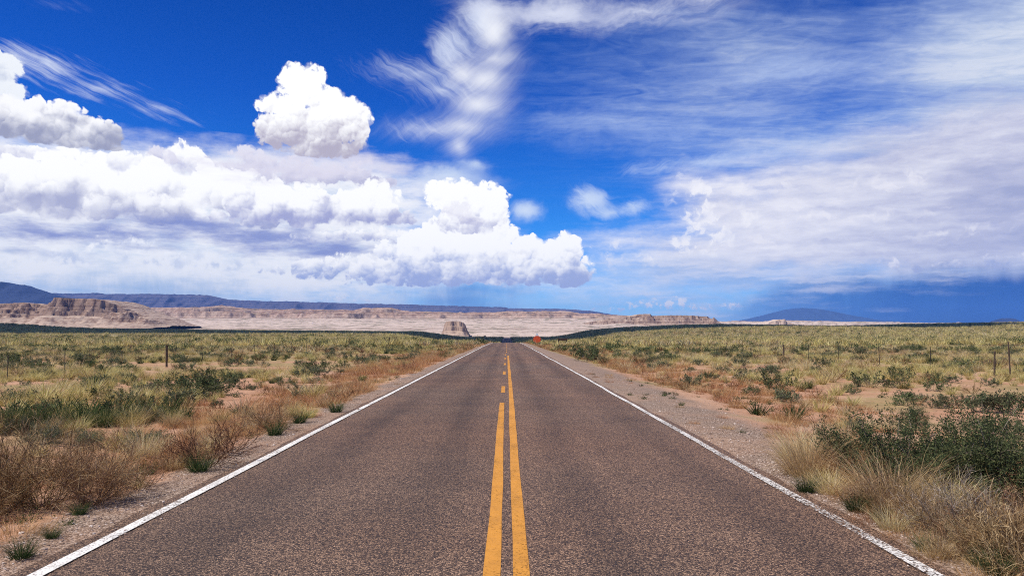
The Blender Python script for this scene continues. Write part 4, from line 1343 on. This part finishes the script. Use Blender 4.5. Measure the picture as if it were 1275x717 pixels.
# the far plain: wider clumps, thinner sown
sow('yg', 130, 400, .19, lambda x, y: sstep(-.45, .2, fbm(x / 45, y / 30, 3, 373)) - .8 * (1 - sstep(0, 6, edge_d(x, y))), 1.6, 2.8)
sow('st', 130, 400, .12, lambda x, y: sstep(-.3, .4, fbm(x / 40, y / 40, 3, 341)), 1.6, 2.6)
sow('sage', 140, 400, .020, lambda x, y: 1 + 0 * x, 1.4, 2.6)
sow('gshrub', 150, 400, .026, lambda x, y: sstep(-.35, .35, fbm(x / 60, y / 60, 3, 343)) + (1 - sstep(4, 30, edge_d(x, y))), 1.2, 2.4)
sow('st', 400, 1130, .016, lambda x, y: 1 + 0 * x, 3.0, 5.0)
sow('yg', 400, 1130, .030, lambda x, y: sstep(-.5, .1, fbm(x / 90, y / 45, 3, 347)), 3.0, 5.5)
sow('sage', 400, 1130, .010, lambda x, y: 1 + 0 * x, 2.0, 4.0)
sow('gshrub', 400, 1150, .015, lambda x, y: .2 + .8 * sstep(-.2, .3, fbm(x / 120, y / 60, 3, 349)), 1.8, 3.4)

# clumps the photo shows one by one: kind, photo column, row of the foot, height in photo pixels
def foot(px, row):
    d = 1855.0 / (row - 416.0)
    for _ in range(8):
        x = (px - 631.0) / FPX * d
        d = -gz(x, d) / ((row - HORIZON) / FPX)
    return (px - 631.0) / FPX * d, d
NATURAL = {'yg': .56, 'st': .58, 'dg': .50, 'dry': .34, 'dshrub': .55, 'gshrub': .66, 'sage': .48, 'forb': .16}
shown = [  # dark rush bank at the left
    ('dg', 8, 534, 38), ('dg', 40, 530, 34), ('dg', 70, 533, 36), ('dg', 102, 529, 34), ('dg', 135, 530, 30), ('dg', 165, 526, 30), ('dg', 200, 523, 28), ('dg', 232, 521, 26), ('dg', 24, 532, 30), ('dg', 55, 531, 32), ('dg', 86, 530, 32), ('dg', 118, 530, 28), ('dg', 150, 527, 28), ('dg', 182, 525, 26), ('dg', 216, 522, 26), ('gshrub', 60, 522, 30), ('gshrub', 130, 520, 28), ('gshrub', 195, 516, 26), ('gshrub', 10, 524, 30),
    ('dg', 20, 522, 38), ('dg', 88, 520, 36), ('dg', 150, 517, 34), ('dg', 215, 512, 28), ('dg', 118, 522, 36), ('dg', 55, 524, 34), ('dg', 180, 515, 30),
    ('gshrub', 250, 497, 36), ('gshrub', 228, 490, 30), ('gshrub', 275, 489, 26), ('gshrub', 30, 459, 16), ('gshrub', 55, 462, 16), ('gshrub', 130, 466, 16), ('gshrub', 160, 464, 15),
    ('gshrub', 400, 462, 18), ('gshrub', 425, 460, 14), ('gshrub', 380, 461, 13), ('yg', 60, 500, 36), ('st', 75, 495, 34), ('yg', 120, 488, 30), ('yg', 110, 497, 28),
    # left verge
    ('dshrub', 160, 560, 34), ('dshrub', 262, 578, 60), ('dg', 252, 584, 34), ('dshrub', 290, 560, 44), ('dshrub', 232, 575, 40), ('dg', 375, 525, 22), ('dg', 420, 512, 20), ('dg', 345, 540, 26),
    ('dshrub', 345, 535, 36), ('dshrub', 330, 530, 30), ('dg', 40, 688, 34), ('dg', 76, 664, 20), ('dg', 108, 636, 22), ('dshrub', 180, 605, 40), ('forb', 95, 648, 14), ('dg', 190, 588, 24),
    ('st', 205, 560, 30), ('dshrub', 130, 590, 50),
    # right verge
    ('st', 1000, 585, 64), ('st', 985, 570, 50), ('st', 1022, 580, 60), ('dg', 1000, 610, 30), ('yg', 1022, 606, 34), ('st', 1030, 612, 40), ('dg', 1062, 634, 34), ('st', 1105, 656, 40),
    ('dg', 1148, 682, 32), ('st', 1160, 690, 40), ('dry', 1125, 668, 26), ('dry', 1085, 648, 26), ('dg', 1090, 645, 24), ('dg', 1235, 712, 46), ('dg', 1215, 700, 34), ('st', 1045, 560, 56), ('st', 1060, 575, 52), ('dshrub', 1030, 565, 50), ('dshrub', 1190, 672, 46), ('dshrub', 1240, 690, 56), ('dshrub', 1265, 668, 60),
    ('dshrub', 1165, 660, 50), ('dshrub', 1080, 628, 44),
    ('dshrub', 1215, 690, 60), ('dshrub', 1250, 676, 70), ('st', 1200, 676, 50), ('st', 1150, 655, 44), ('dshrub', 1130, 648, 44), ('dshrub', 1180, 690, 40), ('dry', 1225, 716, 34), ('dry', 1100, 642, 30), ('dry', 1165, 690, 30), ('dry', 1062, 622, 30), ('dry', 1030, 600, 30), ('dshrub', 1272, 716, 80),
    ('sage', 1180, 506, 20), ('sage', 1215, 512, 26), ('sage', 1250, 515, 32), ('gshrub', 1240, 510, 26), ('sage', 1130, 498, 14), ('sage', 1150, 499, 12), ('gshrub', 1268, 545, 30), ('sage', 955, 468, 16), ('gshrub', 962, 467, 14),
    ('gshrub', 729, 450, 22), ('gshrub', 738, 448, 18), ('gshrub', 720, 441, 14), ('gshrub', 764, 436, 14), ('gshrub', 760, 437, 12), ('gshrub', 700, 438, 12), ('yg', 1030, 500, 22), ('yg', 1060, 504, 20), ('yg', 1020, 512, 24),
    ('sage', 870, 455, 10), ('gshrub', 905, 440, 10), ('dg', 880, 470, 14)]
PHOTO_SPOTS = []
for kind, px, row, hp in shown:
    x, d = foot(px, row)
    PHOTO_SPOTS.append((kind, x, d, hp * d / FPX / NATURAL[kind]))

# --- the big bushes near the camera, each with stems and foliage of its own
def big_bush(text, px, row, hp, wp, leaves=15000):
    x, d = foot(px, row)
    h, w = hp * d / FPX, wp * d / FPX
    root = empty("shrub", (x, d, gz(x, d)), rng.uniform(0, 6))
    label(root, text, "shrub", "big green shrubs by the right verge")
    s0 = stems(60, .22, 1.0, 1.42, 5, .18)
    # crowns of several lobes: stretch to the wanted height and breadth
    k = np.array([w * .5 / .80, w * .5 / .80, h / .92])
    s1 = branch_out(s0, 7, .40, .55, 3, .25, (.35, 1.0)); s2 = branch_out(s1, 4, .17, .55, 2, .3)
    s0, s1, s2 = s0 * k, s1 * k, s2 * k
    link("stems", plant_mesh("stems", join(twig_geo(s0, .007, .004, (.1, .7)), twig_geo(s1, .0035, .002, (.2, .9))), M_GT), parent=root)
    lf = join(leaf_geo(along(s2, leaves * 2, .03), .036, .36, (0, .8), .5), leaf_geo(along(s1, leaves // 3, .03), .032, .36, (.3, 1.0), .5))
    link("foliage", plant_mesh("foliage", lf, M_LG), parent=root)
    return root
def big_dry(text, px, row, hp, wp, grp, mat=None, n=60, twist=.22, up=.12, tint=(.1, .9)):
    x, d = foot(px, row)
    h, w = hp * d / FPX, wp * d / FPX
    root = empty("dry_shrub", (x, d, gz(x, d)), rng.uniform(0, 6))
    label(root, text, "dry shrub", grp)
    k = np.array([w * .5 / .85, w * .5 / .85, h / .9])
    s0 = stems(n, .22, 1.0, 1.25, 5, twist) * k
    s1 = branch_out(s0, 9, .40 * h, .55, 3, up, (.15, 1.0)); s2 = branch_out(s1, 5, .22 * h, .6, 3, up)
    link("stems", plant_mesh("stems", twig_geo(s0, .0045, .0022, tint), mat or M_TW), parent=root)
    link("twigs", plant_mesh("twigs", join(twig_geo(s1, .0022, .0014, tint), twig_geo(s2, .0014, .0009, (tint[0] + .1, 1.0))), mat or M_TW), parent=root)
    return root
BG = "big green shrubs by the right verge"
big_bush("dense dark green shrub behind the tan grass clump on the right verge", 1125, 604, 74, 150)
big_bush("largest dark green shrub, at the picture's right edge beyond the gravel", 1232, 620, 92, 160, 17000)
big_bush("low green shrub tucked between the two larger dark green ones", 1182, 616, 52, 90, 8000)
big_dry("large rusty brown bush of fine twigs at the left edge of the road", 62, 628, 96, 190, "big brown bushes of the verges", n=80)
big_dry("dark brown twiggy bush cut by the picture's left edge", 2, 640, 104, 150, "big brown bushes of the verges", tint=(0, .6), n=80)
big_dry("orange-brown dry bush right beside the gravel on the left verge", 122, 624, 70, 90, "big brown bushes of the verges", tint=(.45, 1.0))
big_dry("grey tangle of bare twigs at the foot of the green shrubs", 1195, 660, 60, 130, "big brown bushes of the verges", M_GT)
big_dry("dark tangle of twigs in the lower right corner", 1262, 700, 76, 120, "big brown bushes of the verges", M_TW, tint=(0, .6))
def big_tuft(text, px, row, hp, wp, mat, n=900, tint=(.2, .95)):
    x, d = foot(px, row)
    h, w = hp * d / FPX, wp * d / FPX
    o = link("grass_tuft", plant_mesh("grass_tuft", join(blades(n, w * .28, h * 1.1, .7, .8, .0028, 5, tint), blades(n // 3, w * .34, h * .6, 1.1, .9, .0028, 4, tint)), mat))
    o.location = (x, d, gz(x, d))
    label(o, text, "grass tuft", "big straw clumps by the right verge")
    return o
big_tuft("tall tan grass clump in front of the dark green shrubs", 1105, 632, 88, 120, M_ST)
big_tuft("tan grass clump at the foot of the largest green shrub", 1172, 640, 66, 90, M_ST, 700)
big_tuft("pale straw clump standing nearest the right edge line", 1002, 590, 70, 80, M_ST, 700)
big_tuft("rusty straw clump between the pale clump and the green shrubs", 1052, 596, 66, 90, M_OR, 700)

# --- hand the plants out: those that show largest one by one, the rest as ground cover
def level(y):
    return 0 if y < 20 else (1 if y < 95 else 2)
TOPK = {'tuft': ('yg', 'st', 'dg'), 'shrub': ('gshrub', 'sage'), 'dshrub': ('dshrub',)}
LOOKS = {
    'yg': ("grass_tuft", "grass tuft", "yellow-green bunch grass tuft"), 'st': ("grass_tuft", "grass tuft", "straw-coloured bunch grass tuft"), 'dg': ("grass_tuft", "grass tuft", "dark green grass tuft"),
    'gshrub': ("shrub", "shrub", "dark green leafy shrub"), 'sage': ("shrub", "shrub", "grey-green sagebrush"), 'dshrub': ("dry_shrub", "dry shrub", "brown twiggy dry shrub")}
def place_words(x, y):
    side = "left" if x < 0 else "right"
    if (x < LF) or (x > RF):
        return "on the plain beyond the %s wire fence" % side, "beyond the %s fence" % side
    if y > 120:
        return "far along the %s verge near the crest" % side, "near the crest on the %s" % side
    if edge_d(np.array([x]), np.array([y]))[0] < 2.5:
        return "on the %s verge right beside the gravel" % side, "beside the gravel on the %s" % side
    return "on open ground between the road and the %s fence" % side, "between road and %s fence" % side
def in_frame(x, y, s_):
    px = 631 + x / y * FPX
    return -8 < px < PW + 8
allp = [(k, x, y, s_, True) for k, x, y, s_ in PHOTO_SPOTS] + [(k, x, y, s_, False) for k, x, y, s_ in plants]
# keep the sown plants clear of the big ones
taken = [(o.location.x, o.location.y, .45) for o in COL.objects if o.name.split('.')[0] in ("shrub", "dry_shrub", "grass_tuft")] 
allp = [p_ for p_ in allp if p_[4] or all((p_[1] - a) ** 2 + (p_[2] - b_) ** 2 > r_ * r_ for a, b_, r_ in taken)]
single, cover = [], []
for fam, ks in TOPK.items():
    mine = [p_ for p_ in allp if p_[0] in ks]
    fr = sorted((p_ for p_ in mine if in_frame(*p_[1:4])), key=lambda p_: (not p_[4], -p_[3] * NATURAL[p_[0]] / p_[2]))
    cap = {'tuft': 285, 'shrub': 285, 'dshrub': 120}[fam]
    pick_ = set(id(p_) for p_ in fr[:cap])
    single += [p_ for p_ in mine if id(p_) in pick_]
    cover += [p_ for p_ in mine if id(p_) not in pick_]
cover += [p_ for p_ in allp if p_[0] in ('dry', 'forb')]
for k, x, y, s_, _ in single:
    name, cat, look = LOOKS[k]
    ms = MESHES[(k, level(y))]
    o = bpy.data.objects.new(name, ms[int(rng.integers(len(ms)))])
    COL.objects.link(o)
    o.location = (x, y, gz(x, y))
    o.rotation_euler = (0, 0, float(rng.uniform(0, 6.28)))
    wide = float(rng.uniform(.9, 1.2))
    o.scale = (s_ * wide, s_ * wide, s_)
    where, grp = place_words(x, y)
    plural = {'grass tuft': 'tufts', 'shrub': 'shrubs', 'dry shrub': 'dry shrubs'}[cat]
    label(o, look + " " + where, cat, look.split(' ')[0] + " " + plural + " " + grp)

# ground cover by geometry nodes: one object a kind
def ground_cover(name, pts, rot, sca, idx, meshes):
    src = bpy.data.collections.new(name + "_shapes")
    for i, me in enumerate(meshes):
        o = bpy.data.objects.new("%s_shape_%02d" % (name, i), me)
        src.objects.link(o)
    me = bpy.data.meshes.new(name)
    me.vertices.add(len(pts)); me.vertices.foreach_set("co", np.asarray(pts, np.float32).ravel())
    for nm, typ, dat in (("turn", 'FLOAT', rot), ("size", 'FLOAT', sca), ("shape", 'INT', idx)):
        at = me.attributes.new(nm, typ, 'POINT')
        at.data.foreach_set("value", np.asarray(dat, np.float32 if typ == 'FLOAT' else np.int32))
    me.update()
    o = link(name, me, kind="stuff")
    ng = bpy.data.node_groups.new(name + "_cover", 'GeometryNodeTree')
    ng.interface.new_socket("Geometry", in_out='INPUT', socket_type='NodeSocketGeometry')
    ng.interface.new_socket("Geometry", in_out='OUTPUT', socket_type='NodeSocketGeometry')
    N, Lk = ng.nodes, ng.links
    gi, go = N.new('NodeGroupInput'), N.new('NodeGroupOutput')
    ci = N.new('GeometryNodeCollectionInfo')
    ci.inputs['Collection'].default_value = src
    ci.inputs['Separate Children'].default_value = True
    ci.inputs['Reset Children'].default_value = True
    iop = N.new('GeometryNodeInstanceOnPoints')
    iop.inputs['Pick Instance'].default_value = True
    def attr(nm, typ):
        a = N.new('GeometryNodeInputNamedAttribute'); a.data_type = typ
        a.inputs['Name'].default_value = nm
        return a.outputs['Attribute']
    cx = N.new('ShaderNodeCombineXYZ')
    Lk.new(attr("turn", 'FLOAT'), cx.inputs['Z'])
    Lk.new(gi.outputs[0], iop.inputs['Points'])
    Lk.new(ci.outputs[0], iop.inputs['Instance'])
    Lk.new(attr("shape", 'INT'), iop.inputs['Instance Index'])
    Lk.new(cx.outputs[0], iop.inputs['Rotation'])
    Lk.new(attr("size", 'FLOAT'), iop.inputs['Scale'])
    Lk.new(iop.outputs[0], go.inputs[0])
    md = o.modifiers.new("cover", 'NODES')
    md.node_group = ng
    return o
def cover_of(name, kinds):
    ps = [p_ for p_ in cover if p_[0] in kinds]
    shapes, start = [], {}
    for k in kinds:
        for lv in range(3):
            start[(k, lv)] = (len(shapes), len(MESHES[(k, lv)]))
            shapes += MESHES[(k, lv)]
    x = np.array([p_[1] for p_ in ps]); y = np.array([p_[2] for p_ in ps])
    idx = np.array([start[(p_[0], level(p_[2]))][0] + int(rng.integers(start[(p_[0], level(p_[2]))][1])) for p_ in ps])
    ground_cover(name, np.stack([x, y, ground_z(x, y) - .01], -1), rng.uniform(0, 6.28, len(ps)), np.array([p_[3] for p_ in ps]), idx, shapes)
    return len(ps)
print("singles", len(single), "cover", cover_of("grass", ('yg', 'st', 'dg')), cover_of("dry_grass", ('dry',)), cover_of("undergrowth", ('gshrub', 'sage')), cover_of("dry_undergrowth", ('dshrub',)), cover_of("weeds", ('forb',)))

# --- loose stones on the shoulders
def stone_mesh():
    bm = bmesh.new()
    bmesh.ops.create_icosphere(bm, subdivisions=1, radius=.5)
    off = Vector(rng.uniform(0, 50, 3))
    for v_ in bm.verts:
        v_.co *= 1 + .45 * mnoise.noise(v_.co * 1.6 + off)
        v_.co.z *= .6
    me = bpy.data.meshes.new("stone")
    bm.to_mesh(me); bm.free()
    me.materials.append(STONE)
    return me
def stone_mat():
    m, g = new_mat("pink_grey_gravel")
    rn = S(g, g.node('ShaderNodeObjectInfo').outputs['Random'])
    col = g.ramp(rn, [(0, (.10, .072, .058)), (.3, (.24, .17, .135)), (.65, (.38, .285, .23)), (1, (.60, .52, .46))])
    finish(g, col, .9, spec=.2)
    return m
STONE = stone_mat()
n = 26000
y = 3.5 + 40 * rng.uniform(0, 1, n) ** 1.9
left = rng.uniform(0, 1, n) < .42
off = np.abs(rng.normal(0, 1, n)) * np.where(left, .75, shoulder(np.full(n, 5.0), y) * .75)
x = np.where(left, -4.0 - off, 3.62 + off)
stray = rng.uniform(0, 1, n) < .03
x = np.where(stray, np.where(left, -4.0 + rng.uniform(0, .5, n), 3.62 - rng.uniform(0, .5, n)), x)
sz = .006 + .016 * rng.uniform(0, 1, n) ** 3 + .03 * (rng.uniform(0, 1, n) > .992)
zz = np.where(stray, road_top(x, y) + .003, ground_z(x, y) + .001)
ground_cover("gravel", np.stack([x, y, zz], -1), rng.uniform(0, 6.28, n), sz * 1.6, rng.integers(0, 5, n), [stone_mesh() for _ in range(5)])

# --- a lone juniper on the rim
def juniper(px, dist, h):
    x = (px - 631.0) / FPX * dist
    root = empty("juniper_tree", (x, dist, gz(x, dist)))
    label(root, "lone dark juniper tree on the far rim left of the road", "tree")
    bm = bmesh.new()
    tube_bm(bm, [(0, 0, -.3), (.05, .02, h * .3), (-.03, .05, h * .6)], [.22, .16, .06], 8)
    bm_obj("trunk", bm, OLDWOOD, root)
    s0 = stems(30, .15, h * .55, 1.2, 4, .2) + np.array([0, 0, h * .25])
    s1 = branch_out(s0, 5, h * .2, .6, 2, .1)
    link("crown", plant_mesh("crown", leaf_geo(along(s1, 1600, .15), .32, .5, (0, .7)), M_LG), parent=root)
juniper(603.6, 1088, 4.6)
# ------------------------------------------------------------------ air
def haze():
    m = bpy.data.materials.new("air")
    m.use_nodes = True
    nt = m.node_tree
    nt.nodes.clear()
    v = nt.nodes.new('ShaderNodeVolumePrincipled')
    v.inputs['Color'].default_value = (.16, .38, 1.0, 1)
    v.inputs['Density'].default_value = HAZE
    v.inputs['Anisotropy'].default_value = 0.0
    o = nt.nodes.new('ShaderNodeOutputMaterial')
    nt.links.new(v.outputs[0], o.inputs['Volume'])
    x0, x1, y0, y1, z0, z1 = -16000, 16000, -300, 23500, -330, 800
    co = np.array([(x, y, z) for x in (x0, x1) for y in (y0, y1) for z in (z0, z1)], float)
    f = np.array([(0, 1, 3, 2), (4, 6, 7, 5), (0, 4, 5, 1), (2, 3, 7, 6), (0, 2, 6, 4), (1, 5, 7, 3)])
    link("haze", raw_mesh("haze", co, f), m, kind="stuff")
HAZE = 3.0e-5
haze()
